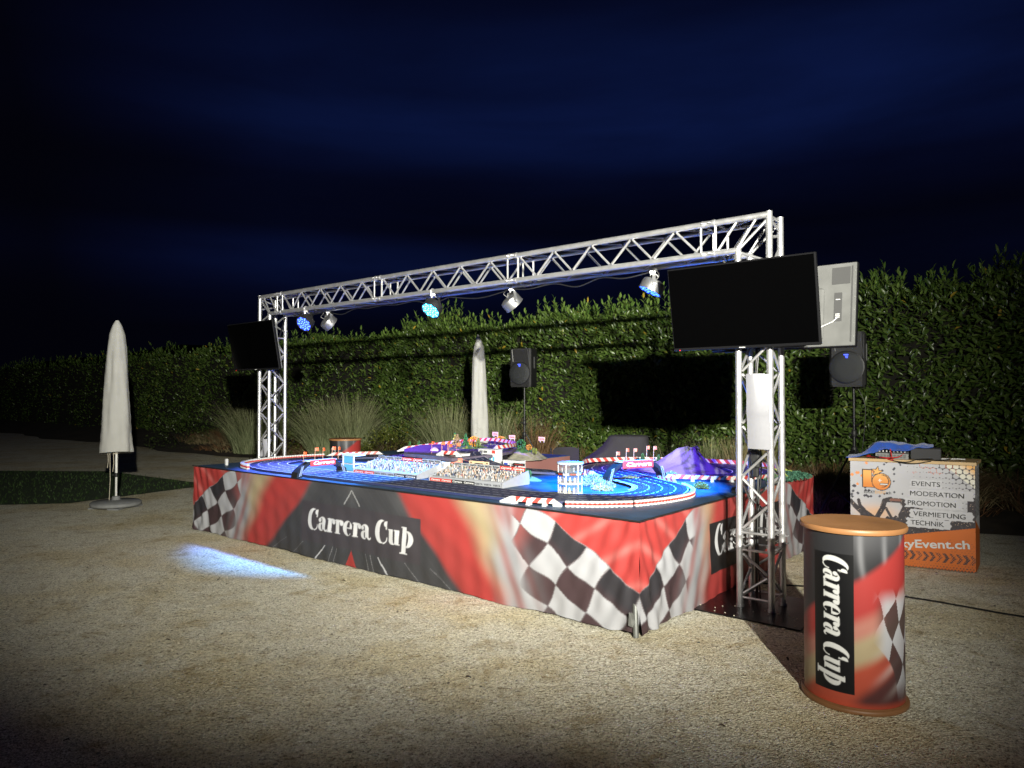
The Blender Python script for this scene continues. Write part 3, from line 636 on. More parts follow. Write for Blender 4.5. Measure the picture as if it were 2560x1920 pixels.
# kerbs (red and white blocks along the track edge)
def kerb(mb, c, l, i0, i1, wide=.05, step=1):
    for n_, i in enumerate(range(i0, i1, step)):
        mb.c = (.42, .05, .04) if n_ % 2 else (.52, .52, .52); ribbon_c(mb, c, l, l+wide, .002, i, i+step+1)
def ribbon_c(mb, c, l0, l1, dz, i0, i1): ribbon(mb, c, l0, l1, dz, 0, i0, min(i1, len(c)))
for k0, k1 in ((10, 14), (3, 5), (29, 33)):
    mb = MB(); kerb(mb, cl_, .5, 24*k0, 24*k1, .09, 3); obj('kerb', mb, M_plastic, track)

# ------------------------------------------------------------------ barriers
def striped_barrier(pts, h, label, z=ZT, feet=True, slanted=True, ends=True, stripe=.045):
    """red and white striped fence following pts (u,v[,z]); > panel, feet, end ramps"""
    c = catmull([(p[0], p[1], p[2] if len(p) > 2 else z, 1) for p in pts], 60)
    d = np.r_[0, np.cumsum(np.linalg.norm(np.diff(c[:, :2], axis=0), axis=1))]; tot = d[-1]
    def P(s):
        s = min(max(s, 0), tot); return [np.interp(s, d, c[:, k]) for k in range(3)]
    root = thing('track_barrier', label, 'barrier', T(c[0][0], c[0][1], c[0][2]), RZ, 'red and white striped track barriers')
    ox, oy, oz = -c[0][0], c[0][1], c[0][2]
    def pt(s, hh, off=0):
        u, v, zz = P(s); u2, v2, _ = P(s+.01); u1, v1, _ = P(s-.01); tx, ty = -(u2-u1), v2-v1; k = math.hypot(tx, ty)+1e-9
        return (-u-ox-ty/k*off, v-oy+tx/k*off, zz-oz+hh)
    mb = MB(); n = max(int(tot/stripe), 3); lean = stripe*.8 if slanted else 0; e = .07 if ends else 0; seg = 0
    s = e
    while s < tot-e-1e-6:
        s1 = min(s+stripe, tot-e); mb.c = (.42, .05, .04) if seg % 2 else (.52, .51, .50)
        a0, a1 = s, s1; b0_, b1_ = min(s+lean, tot-e), min(s1+lean, tot-e)
        lo, hi = h*.34, h
        vs = [pt(a0, lo, .006), pt(a1, lo, .006), pt(b1_, hi, .006), pt(b0_, hi, .006), pt(a0, lo, -.006), pt(a1, lo, -.006), pt(b1_, hi, -.006), pt(b0_, hi, -.006)]
        mb.add(vs, [(0, 1, 2, 3), (7, 6, 5, 4), (3, 2, 6, 7), (0, 4, 5, 1)]); s = s1; seg += 1
    obj('striped_panel', mb, M_plastic, root)
    if ends:
        for s0, s1 in ((0, e+lean), (tot, tot-e)):
            mb = MB(); vs = [pt(s0, .0, .012), pt(s1, .0, .012), pt(s1, h, .012), pt(s0, h*.25, .012), pt(s0, .0, -.012), pt(s1, .0, -.012), pt(s1, h, -.012), pt(s0, h*.25, -.012)]
            mb.add(vs, [(0, 1, 2, 3), (7, 6, 5, 4), (3, 2, 6, 7), (0, 4, 5, 1), (0, 3, 7, 4), (1, 5, 6, 2)]); obj('end_ramp', mb, M_white, root)
    if feet:
        nf = max(int(tot/.16), 1)
        for i in range(nf):
            s = e+(i+.5)*(tot-2*e)/nf; mb = MB(); w = .012
            vs = []
            for off, sg in ((-.026, 0), (.026, 0)):
                vs += [pt(s-w*1.4, 0, off), pt(s+w*1.4, 0, off)]
            vs += [pt(s-w*.8, h*.86, -.010), pt(s+w*.8, h*.86, -.010), pt(s-w*.8, h*.86, .010), pt(s+w*.8, h*.86, .010)]
            mb.add(vs, [(0, 1, 5, 4), (2, 6, 7, 3), (4, 5, 7, 6), (0, 4, 6, 2), (1, 3, 7, 5), (0, 2, 3, 1)]); obj('foot', mb, M_white, root)
    return root
striped_barrier([(1.28, .075), (1.0, .105), (.76, .185)], .058, 'short white striped barrier with ramp ends at the front table edge')
striped_barrier([(.98, 2.27), (.7, 2.36), (.42, 2.50), (.22, 2.75)], .06, 'striped barrier standing in front of the purple model mountain', ends=False)
striped_barrier([(.22, 2.78), (.17, 3.1), (.22, 3.4)], .055, 'short striped barrier round the right end of the mountain track', ends=False, feet=False)
striped_barrier([(.26, 3.5), (.6, 3.76), (1.2, 3.78), (1.75, 3.62), (2.08, 3.38), (2.3, 2.95), (2.24, 2.68)], .068, 'long striped barrier round the back of the right hand loop', z=.798, feet=False, ends=False, stripe=.05)
striped_barrier([(1.60, 2.02), (1.75, 2.08), (1.98, 2.26), (2.16, 2.45)], .06, 'striped fence with white posts behind the round glass tower')
striped_barrier([(.70, 1.98), (.86, 2.08), (1.02, 2.20)], .05, 'dark striped kerb fence between the right arch and the white tyre wall', ends=False, feet=False)
striped_barrier([(5.90, 1.75), (5.72, 2.15), (5.5, 2.45)], .06, 'low striped barrier at the foot of the left ramp', feet=False)
striped_barrier([(5.40, 2.62, .815), (5.0, 2.92, .875), (4.5, 3.12, .945), (4.1, 3.16, .975), (3.65, 3.05, .965), (3.3, 2.75, .965), (3.14, 2.4, .965), (3.12, 2.1, .965)], .062, 'striped barrier climbing the ramp and round the raised bend', feet=False, stripe=.05)
striped_barrier([(3.42, 1.47, .938), (3.25, 1.46, .938), (3.06, 1.5, .938)], .06, 'small striped barrier on the front edge of the bridge', feet=False)
striped_barrier([(3.02, 1.12), (2.9, 1.10)], .15, 'tiny striped barrier end poking up behind the left grandstand', feet=False)
def tyre_wall(pts, h, label, per=.036):
    c = catmull([(p[0], p[1], 0, 1) for p in pts], 40); d = np.r_[0, np.cumsum(np.linalg.norm(np.diff(c[:, :2], axis=0), axis=1))]; tot = d[-1]; n = int(tot/per)
    root = thing('tyre_wall', label, 'barrier', T(c[0][0], c[0][1], ZT), RZ, 'scalloped white tyre walls with a red band')
    lower, band, upper = MB(), MB(), MB()
    for i in range(n):
        s = (i+.5)*tot/n; u = np.interp(s, d, c[:, 0])-c[0][0]; v = np.interp(s, d, c[:, 1])-c[0][1]; M = Matrix.Translation((-u, v, 0))
        r = per*.60; lower.lathe([(r*.8, 0), (r, .004), (r, h*.30), (r*.86, h*.34)], 10, M); band.lathe([(r*.88, h*.33), (r*.97, h*.36), (r*.97, h*.62), (r*.88, h*.66)], 10, M); upper.lathe([(r*.86, h*.65), (r, h*.70), (r, h*.95), (r*.8, h), (r*.4, h)], 10, M)
    obj('lower_tyres', lower, M_white, root, smooth=True); obj('red_band', band, M_red, root, smooth=True); obj('upper_tyres', upper, M_white, root, smooth=True)
tyre_wall([(.735, .19), (.52, .34), (.345, .53)], .048, 'front piece of the white tyre wall round the near hairpin')
tyre_wall([(.335, .545), (.24, .85), (.21, 1.2), (.29, 1.46), (.42, 1.66), (.56, 1.82)], .048, 'long curved white tyre wall round the right side of the near hairpin')
tyre_wall([(5.17, .16), (5.5, .27), (5.78, .52), (5.93, .95), (5.94, 1.35), (5.86, 1.7)], .056, 'white tyre wall round the far left bend')

# ------------------------------------------------------------------ grandstands
M_stand = mat('grandstand card', (.27, .28, .31), .55, 0, .05, 30)
def grandstand(u0, u1, v0, depth, h, label, boards, topboards, extra=0):
    w = u0-u1; root = thing('grandstand', label, 'toy grandstand', T(u0, v0, ZT+.004), RZ, 'toy grandstands full of printed spectators')
    n = 7; body = MB(); prof = [(0, 0), (0, .045)]
    for i in range(n): y = .02+depth*.92*(i+1)/n; prof += [(.02+depth*.92*i/n, .045+h*.72*i/n+.0), (.02+depth*.92*i/n, .045+h*.72*(i+1)/n), ]
    prof = [(0, 0), (0, .042)]
    for i in range(n): prof += [(.015+(depth-.03)*i/n, .042+(h-.08)*(i+1)/n), (.015+(depth-.03)*(i+1)/n, .042+(h-.08)*(i+1)/n)]
    prof += [(depth, h-.03), (depth, 0)]
    m = len(prof); vs = [(0, y, z) for y, z in prof]+[(w, y, z) for y, z in prof]
    body.add(vs, [tuple(range(m-1, -1, -1)), tuple(range(m, 2*m))]+[(i, i+1, m+i+1, m+i) for i in range(m-1)]); obj('terrace', body, M_stand, root)
    # side walls sloping up with the seats
    for x in (-.006, w+.006):
        mb = MB(); pr = [(-.02, 0), (-.02, .05), (depth*.75, h*.80), (depth*1.0, h*.92), (depth+.02, h*.6), (depth+.02, 0)]
        mb.prism(pr, -.004, .004, Matrix(((0, 0, 1, x), (1, 0, 0, 0), (0, 1, 0, 0), (0, 0, 0, 1)))); obj('side_wall', mb, M_stand, root)
    # printed seats and crowd: fine coloured card steps
    g = np.random.default_rng(int(w*1000)+extra); mb = MB()
    pal = [(.55, .52, .50), (.6, .6, .6), (.6, .6, .62), (.58, .58, .6), (.54, .56, .6), (.05, .05, .07), (.45, .16, .14), (.14, .18, .33), (.55, .44, .34), (.3, .25, .2), (.45, .5, .6), (.8, .8, .82), (.78, .78, .8)]
    for i in range(n):
        y = .015+(depth-.03)*i/n; z = .042+(h-.08)*(i+1)/n; k = int(w/.019)
        for j in range(k):
            if g.random() < .42: continue
            x = (j+.5+g.uniform(-.3, .3))*w/k; s = g.uniform(.8, 1.25)
            mb.c = tuple(.72*q for q in pal[g.integers(len(pal))]); mb.box((x, y+.010, z+.011*s), (.008, .006, .020*s)); mb.c = (.55, .36, .26) if g.random() < .6 else (.06, .04, .03); mb.box((x, y+.010, z+.026*s), (.006, .005, .008))
    o = obj('spectators', mb, M_plastic, root); o['kind'] = 'stuff'
    for x in (w*.36, w*.62):
        st = MB()
        for i in range(n): st.box((x, .012+(depth-.03)*(i+.5)/n, .044+(h-.08)*(i+1)/n), (.022, (depth-.03)/n, .003))
        obj('stairway', st, mat('toy stair grey', (.5, .5, .52), .5), root)
    for (x0, x1, kind, body_) in boards+topboards:
        tb = (x0, x1, kind, body_) in topboards; y = depth*.93 if tb else -.012; zz = h*1.0 if tb else .017; hh = .034 if tb else .030
        bg = {'red': M_red, 'black': M_lettblack, 'white': M_stand}[kind]; fg = M_lettblack if kind == 'white' else M_lettwhite
        mb = MB(); mb.box(((x0+x1)/2, y, zz+hh*.0), (x1-x0-.004, .006, hh)); b_ = obj('sign_board', mb, bg, root)
        reps = 2 if kind != 'white' else 3; sh = .35 if kind == 'red' else .1
        for r_ in range(reps):
            wd = (x1-x0)/reps
            text_part('lettering', body_, hh*.8, fg, b_, FM((x0+wd*(r_+.5), y-.0036, zz), (1, 0, 0), (0, 0, 1)), .02, sh, width=wd*.82)
    return root
grandstand(3.94, 2.93, .72, .36, .150, 'left toy grandstand washed cyan by the lamps', [(.0, .34, 'red', 'Carrera'), (.34, .66, 'white', 'VARTA'), (.66, 1.0, 'black', 'Carrera')], [(.0, .4, 'white', 'VARTA'), (.4, .72, 'red', 'Carrera'), (.72, 1.0, 'white', 'McGuire')], 1)
grandstand(2.74, 1.80, .72, .36, .142, 'right toy grandstand in white light beside the green mound', [(.0, .30, 'red', 'Carrera'), (.30, .60, 'black', 'Carrera'), (.60, .93, 'white', 'VARTA')], [(.0, .32, 'white', 'VARTA'), (.32, .62, 'white', 'McGuire'), (.62, .93, 'red', 'Carrera')], 2)
# small spectator terrace between the two stands
root = thing('spectator_deck', 'small white balcony with toy figures between the two grandstands', 'toy terrace', T(2.90, 1.0, ZT), RZ)
mb = MB(); mb.box((.08, .03, .095), (.24, .10, .012)); mb.box((.08, .03, .045), (.20, .07, .09)); obj('balcony', mb, M_white, root)
for i in range(6):
    mb = MB(); mb.c = ((.8, .8, .8), (.6, .5, .4), (.7, .7, .75))[i % 3]; mb.lathe([(.008, .10), (.010, .118), (.006, .128), (.006, .140), (.0, .144)], 8, Matrix.Translation((-.01+i*.035, .01+.03*(i % 2), 0))); obj('toy_figure', mb, M_plastic, root, smooth=True)

# ------------------------------------------------------------------ start arches
M_archwhite = mat('white chequer print', (.42, .42, .45), .5)
def arch(f0, f1, h, label):
    (u0, v0), (u1, v1) = f0, f1; p0 = Vector((-u0, v0, 0)); p1 = Vector((-u1, v1, 0)); span = (p1-p0).length; ang = math.atan2(p1.y-p0.y, p1.x-p0.x)
    root = thing('start_arch', label, 'toy arch', T(u0, v0, ZT), RZ+ang, 'black toy arches over the track with a red sign')
    # local x runs along the span, +(-y) faces the camera side
    w = .05
    def leg(pts, name):
        mb = MB(); prev = None; vs = []
        for x, z, t in pts:
            vs += [(x-t, -w, z), (x+t, -w, z), (x+t, w, z), (x-t, w, z)]
        fs = [(3, 2, 1, 0)]
        for i in range(len(pts)-1): fs += [(i*4+j, i*4+(j+1) % 4, i*4+4+(j+1) % 4, i*4+4+j) for j in range(4)]
        k = (len(pts)-1)*4; fs.append((k, k+1, k+2, k+3)); mb.add(vs, fs); return obj(name, mb, M_black, root)
    for sg, bx in ((1, 0.0), (-1, span)):
        pts = [(bx+sg*x, z, t) for x, z, t in ((0, 0, .035), (.005, .06, .028), (.06, h*.62, .028), (.13, h*.88, .026), (.17, h*.95, .02))]; lg = leg(pts, 'arch_leg')
        mb = MB()
        for k in range(10):
            z = .02+k*h*.062; x = bx+sg*(.0+.055*(z/h)**1.1)
            for j in range(2): mb.box((x+(j-.5)*.018, -w-.0025, z+(.006 if j else 0)), (.010, .003, h*.030))
        obj('chequer_strip', mb, M_archwhite, lg)
    mb = MB(); mb.box((span/2, 0, h*.93), (span*.52, w*1.9, h*.10)); obj('beam', mb, M_black, root)
    mb = MB(); mb.bbox((span/2, -w-.008, h*.86), (span*.56, .012, h*.38), .004); sg_ = obj('sign_board', mb, M_red, root)
    text_part('lettering', 'Carrera', h*.28, M_lettwhite, sg_, FM((span/2, -w-.0150, h*.86), (1, 0, 0), (0, 0, 1)), .03, .3, width=span*.46)
    mb = MB(); mb.box((span/2, 0, h*1.0), (span*.66, w*1.6, .010)); obj('roof_strip', mb, M_archwhite, root)
    return root, span
# flags: orange pennants on wire poles
M_flag = mat('orange flag cloth', (.75, .11, .03), .6)
def flag(u, v, z0, z1, label, group, yaw=0.0, fw=.036):
    root = thing('marshal_flag', label, 'toy flag', T(u, v, z0), RZ+yaw, group)
    mb = MB(); mb.tube([(0, 0, 0), (.004, 0, z1-z0)], .0022, 5); obj('pole', mb, mat('flag pole orange', (.6, .25, .12), .5), root)
    mb = MB(); n = 7; vs = []
    for i in range(n+1):
        t = i/n; y = .006*math.sin(t*5)*t
        vs += [(.003+t*fw, y, z1-z0-.033), (.003+t*fw, y, z1-z0)]
    mb.add(vs, [(i*2, i*2+2, i*2+3, i*2+1) for i in range(n)]); obj('flag_cloth', mb, M_flag, root, smooth=True)
a1, sp = arch((4.0, .02), (4.02, .60), .165, 'black toy arch with red sign at the left of the track')
a2, sp = arch((1.30, 1.70), (1.03, 2.30), .20, 'black toy arch with red sign in front of the purple mountain')
for i, (v, h_, y) in enumerate(((.10, 1.01, .6), (.24, 1.045, 1.2), (.34, 1.04, .2), (.46, 1.045, 1.0), (.54, 1.04, .2))):
    flag(4.0, v, ZT+.165, h_+.02, 'orange flag on the roof of the left toy arch, in a row of five', 'five orange flags on the left arch', y)
for i, (t, h_, y) in enumerate(((.16, 1.035, .4), (.34, 1.065, .0), (.48, 1.06, 1.2), (.72, 1.08, 1.3), (.85, 1.075, .1))):
    flag(1.30-.27*t, 1.70+.6*t, ZT+.20, h_+.03, 'orange flag on the roof of the right toy arch, in a row of five', 'five orange flags on the right arch', y)
for i, (u, v, y) in enumerate(((3.72, 1.85, .3), (3.62, 1.74, .9), (3.50, 1.72, .1), (3.42, 1.66, .5), (3.33, 1.70, 1.0), (3.66, 1.62, .2))):
    flag(u, v, .938, 1.055+.012*(i % 3), 'orange flag planted on the raised purple deck behind the left grandstand', 'orange flags on the raised deck', y, .042)

# ------------------------------------------------------------------ round glass tower, box pavilion, pit buildings, billboards
M_glass = mat('clear acrylic', (.30, .36, .45), .05, 0, alpha=.16, spec=.5)
M_tint = mat('blue acrylic', (.25, .5, .62), .12, 0, alpha=.75)
M_window = mat('toy window blue', (.10, .38, .55), .2); M_darkwin = mat('toy window dark teal', (.015, .075, .10), .15)
root = thing('glass_tower', 'round clear toy tower of three floors with figures standing inside', 'toy tower', T(1.14, .84, ZT), RZ)
for z in (0, .085, .165):
    mb = MB(); mb.lathe([(.108, z), (.112, z+.003), (.112, z+.009), (.108, z+.012)], 32); obj('floor', mb, M_white, root, smooth=True)
mb = MB(); mb.lathe([(.108, .255), (.116, .258), (.114, .272), (.05, .278), (0, .278)], 32); obj('roof', mb, mat('pale blue roof', (.45, .6, .75), .4), root, smooth=True)
mb = MB(); n = 32; vs = [(math.cos(2*PI*k/n)*.105, math.sin(2*PI*k/n)*.105, z) for z in (.012, .256) for k in range(n)]; mb.add(vs, [(k, (k+1) % n, n+(k+1) % n, n+k) for k in range(n)]); obj('glass_wall', mb, M_glass, root, smooth=True)
for k in range(6):
    a = k*PI/3+.3; mb = MB(); M = Matrix.Rotation(a, 4, 'Z'); mb.box((.113, 0, .176), (.004, .062, .026), M); s_ = obj('sign_board', mb, M_lettblack, root)
    text_part('lettering', 'Carrera', .018, M_red, s_, M @ FM((.1155, 0, .176), (0, 1, 0), (0, 0, 1)), .02, .3, width=.046)
    mb = MB(); mb.tube([(math.cos(a+.5)*.104, math.sin(a+.5)*.104, .01), (math.cos(a+.5)*.104, math.sin(a+.5)*.104, .256)], .004, 6); obj('post', mb, M_white, root)
for z in (.012, .097):
    for k in range(7):
        a = -PI/2+(k-3)*.5+z; r = .07+.015*(k % 2); mb = MB(); mb.c = ((.8, .8, .8), (.75, .62, .25), (.6, .55, .5), (.15, .15, .2))[(k+int(z*100)) % 4]
        mb.lathe([(.007, z), (.011, z+.022), (.006, z+.034), (.008, z+.042), (.0, z+.05)], 8, Matrix.Translation((math.cos(a)*r, math.sin(a)*r, 0))); obj('toy_figure', mb, M_plastic, root, smooth=True)
root = thing('toy_pavilion', 'rounded two storey blue windowed toy pavilion behind the left arch', 'toy building', T(4.15, .72, ZT), RZ)
mb = MB(); mb.prism([(0, 0), (.19, .0), (.19, .15), (-.05, .18), (-.12, .08)], 0, .012); mb.prism([(0, 0), (.19, .0), (.19, .15), (-.05, .18), (-.12, .08)], .085, .095); obj('floor', mb, M_white, root)
mb = MB(); mb.prism([(-.006, -.006), (.196, -.006), (.196, .156), (-.05, .188), (-.13, .08)], .178, .192); obj('roof', mb, mat('pale blue roof'), root)
for z in (.012, .095):
    mb = MB(); mb.box((.095, .006, z+.0415), (.17, .006, .073)); obj('window', mb, M_window, root)
    mb = MB(); mb.add([(-.012, .012, z), (-.112, .078, z), (-.112, .078, z+.073), (-.012, .012, z+.073)], [(3, 2, 1, 0)]); mb.add([(-.010, .016, z), (-.110, .082, z), (-.110, .082, z+.073), (-.010, .016, z+.073)], [(0, 1, 2, 3)]); obj('window', mb, M_tint, root)
for x in (-.002, .186): mb = MB(); mb.box((x, .002, .095), (.014, .014, .17)); obj('corner_post', mb, M_white, root)
mb = MB(); mb.box((-.06, .034, .088), (.08, .004, .024), Matrix.Rotation(0, 4, 'Z')); obj('sign_board', mb, M_lettblack, root)
def pit_building(u, v, z, w, d, h, label, front, yaw=0.0):
    root = thing('toy_pit_building', label, 'toy building', T(u, v, z), RZ+yaw, 'white toy pit buildings')
    mb = MB(); mb.bbox((w/2, d/2, h/2), (w, d, h), .003); obj('wall', mb, M_white, root)
    mb = MB(); mb.bbox((w/2, d/2, h+.004), (w+.01, d+.01, .008), .002); obj('roof', mb, M_white, root)
    for (x0, x1, z0, z1, m) in front:
        mb = MB(); mb.box(((x0+x1)/2, -.001, (z0+z1)/2), (x1-x0, .004, z1-z0)); o_ = obj('window' if m in (M_window, M_darkwin) else 'sign_board', mb, m, root)
    return root
pit_building(3.22, 1.95, ZT, .27, .12, .222, 'tallest white toy pit building with dark teal garage doors', [(.01, .085, .085, .165, M_darkwin), (.09, .155, .085, .165, M_darkwin), (.178, .202, .10, .15, M_window), (.226, .25, .10, .15, M_window), (.02, .07, .187, .212, M_tvback), (.085, .14, .187, .212, M_tvback), (.215, .262, .185, .218, M_red)])
pit_building(2.80, 1.90, ZT, .25, .10, .118, 'low white toy pit building with blue banner right of the taller one', [(.02, .13, .060, .095, mat('toy banner blue', (.03, .06, .35), .4)), (.19, .205, .02, .055, M_window), (.212, .228, .02, .055, M_window), (.145, .185, .08, .1, M_tvback)])
pit_building(3.36, 1.58, ZT, .26, .10, .19, 'white toy pit building with blue strip partly hidden behind a red billboard', [(.08, .24, .13, .165, mat('toy banner blue')), (.01, .07, .13, .17, M_tvback), (.03, .06, .04, .09, M_darkwin)])
pit_building(3.10, 1.16, ZT, .12, .08, .13, 'little white toy hut with dark windows between the grandstands', [(.03, .05, .05, .09, M_darkwin), (.06, .08, .05, .09, M_darkwin)])
def billboard(u, v, z, w, h, m, label, body=None, fg=None, yaw=0.0, shear=.2, lift=.0):
    root = thing('toy_billboard', label, 'toy billboard', T(u, v, z), RZ+yaw, 'little advertising boards on the table')
    mb = MB(); mb.bbox((w/2, 0, lift+h/2), (w, .008, h), .002); b_ = obj('board', mb, m, root)
    mb = MB()
    for x in (w*.2, w*.8): mb.box((x, .010, (lift+h*.5)/2), (.008, .008, lift+h*.5))
    obj('post', mb, M_white, root)
    if body: text_part('lettering', body, h*.55, fg, b_, FM((w/2, -.0046, lift+h/2), (1, 0, 0), (0, 0, 1)), .02, shear, width=w*.72)
    return root
M_peach = mat('peach board', (.72, .48, .30), .5, 0, .12, 30)
b = billboard(2.76, 1.30, ZT, .28, .062, M_peach, 'peach coloured billboard with a black centre plate and chequer spots', None, None, lift=.10)
pl = MB(); pl.box((.14, -.0055, .131), (.115, .003, .024)); pl_ = obj('centre_plate', pl, M_lettblack, b); text_part('lettering', 'Carrera Cup', .016, M_peach, pl_, FM((.14, -.0078, .131), (1, 0, 0), (0, 0, 1)), .01, .1, width=.10)
mb = MB()
for x in (.02, .035, .245, .26):
    for z in (.118, .145): mb.box((x+.004*(z > .13), -.0055, z), (.010, .003, .010), None)
obj('chequer_spots', mb, M_lettblack, b)
billboard(3.12, 1.36, ZT, .18, .058, mat('faded red board', (.70, .20, .14), .5), 'faded red billboard behind the right grandstand', 'Carrera', M_peach, yaw=.15, lift=.11)
billboard(2.42, 1.62, ZT, .16, .030, M_lettblack, 'black strip board with red lettering beside the pit buildings', 'Carrera', M_red, lift=.105)
billboard(2.56, 1.70, ZT, .16, .028, M_white, 'white strip board in front of the rocky mound', 'Carrera', M_lettblack, lift=.10)
for (u, v, z, lab) in ((4.28, 3.42, 1.03, 'tiny white billboard on the orange topped mound'), (3.92, 3.36, 1.00, 'tiny pink framed billboard right of the orange topped mound'), (3.55, 3.55, .98, 'tiny red framed billboard on the green mound by the speaker')):
    billboard(u, v, z, .11, .055, M_peach, lab, 'Carrera', M_red, lift=.02)

# ------------------------------------------------------------------ model landscape
def mound(name, label, u, v, rx, ry, h, z, cfun, seed, n=56, m=26, rough=.12, mat_=None, cat='model hill', peak=None):
    g = random.Random(seed); ph = [g.uniform(0, 6.28) for _ in range(8)]; mb = MB(); vs = []; cols = []
    for i in range(m+1):
        t = i/m
        for k in range(n):
            a = 2*PI*k/n; lob = 1+rough*(math.sin(2*a+ph[0])+.6*math.sin(3*a+ph[1])+.4*math.sin(7*a+ph[2]+t*3))
            r = t; x = math.cos(a)*rx*r*lob; y = math.sin(a)*ry*r*lob
            zz = h*(1-t**1.7)**1.15 if t < 1 else 0
            if peak:
                zz = h*float(np.interp(t, [0, .10, .20, .32, .48, .68, .86, 1], [1, .985, .93, .72, .42, .23, .09, 0])); zz = max(zz, 0); x += peak[0]*(1-t); y += peak[1]*(1-t); zz += .010*math.sin(9*a+5*t+ph[6])*(t > .05)*(1-t)+.008*math.sin(4*a-7*t)
            zz *= 1+.10*math.sin(5*a+ph[3]+6*t)*t+.06*math.sin(11*a+9*t+ph[4]); zz += .012*math.sin(17*a+ph[5]+20*t)*(1-t)*t*4*rough*4
            vs.append((x, y, max(zz, 0) if t < 1 else -.002)); cols.append(cfun(t, a, g, zz))
    mb.v = [tuple(p) for p in vs]; mb.cols = cols; mb.f = [(i*n+k, (i+1)*n+k, (i+1)*n+(k+1) % n, i*n+(k+1) % n) for i in range(m) for k in range(n)]
    o = obj(name, mb, mat_ or mat('painted plaster', attr=True, rough=.8, bump=.4, bscale=70), None, smooth=True, loc=T(u, v, z), rot=(0, 0, RZ)); return tag(o, label, cat, 'model hills on the table')
def sand(t, a, g, z):
    k = .5+.5*math.sin(7*a+9*t)*math.sin(13*t+3*a)
    return (.24, .23, .26) if k < .80 else (.13, .15, .10)
mound('model_mountain', 'large smooth plaster mountain lit purple and blue', 1.24, 3.08, .58, .38, .255, ZT, sand, 3, rough=.07, peak=(.13, .04))
def green(t, a, g, z):
    q = g.random(); return (.02+.05*q, .09+.06*q, .045+.02*q) if q < .75 else (.35, .36, .06)
def rocky(t, a, g, z):
    q = g.random()
    if t > .55: return (.22+.14*q, .21+.13*q, .17+.1*q)
    return (.03+.05*q, .12+.06*q, .05)
mound('model_hill', 'rocky grey mound with green top at the rear by the speaker stand', 3.66, 3.35, .36, .30, .16, ZT, rocky, 5, rough=.10)
mound('model_hill', 'green mound topped with orange foliage behind the raised bend', 4.25, 3.55, .42, .25, .26, ZT, lambda t, a, g, z: (.55, .28, .04) if t < .22 else green(t, a, g, z), 6, rough=.10)
mound('model_hill', 'dark wooded mound inside the raised bend', 3.72, 2.32, .30, .26, .09, .94, green, 8, rough=.12)
mound('green_islet', 'flat pale green mound on the carpet right of the right grandstand', 2.06, 1.42, .17, .11, .035, ZT, lambda t, a, g, z: (.16, .27, .17), 9, rough=.08)
def treelet(u, v, z, h, kind, label, col):
    root = thing('model_tree', label, 'toy tree', T(u, v, z), RZ, 'toy trees and bushes on the table'); g = np.random.default_rng(int(u*1000+v*77)); n = 160
    t = g.random(n); a = g.random(n)*6.283
    if kind == 'cone': r = (1-t)*.24*h*g.uniform(.6, 1, n); p = np.stack([np.cos(a)*r, np.sin(a)*r, h*(.12+.86*t)], 1)
    else: d = g.normal(0, 1, (n, 3)); d /= np.linalg.norm(d, axis=1, keepdims=True); p = d*np.array([.45*h, .45*h, .42*h])*g.uniform(.7, 1, n)[:, None]+np.array([0, 0, .5*h])
    dd = p-np.array([0, 0, .4*h])+g.normal(0, .02, (n, 3)); k = g.random(n)[:, None]; l = np.full(n, h*.18)
    vs, f, c = leaves(p, dd, g.normal(0, 1, (n, 3)), l, l*.7, np.array(col)*(.6+.8*k)); obj('crown', npmesh('crown', vs, f, c), M_blade, root)
    mb = MB(); mb.tube([(0, 0, 0), (0, 0, h*.5)], .006, 6); obj('trunk', mb, M_bark, root)
G1 = (.05, .15, .06)
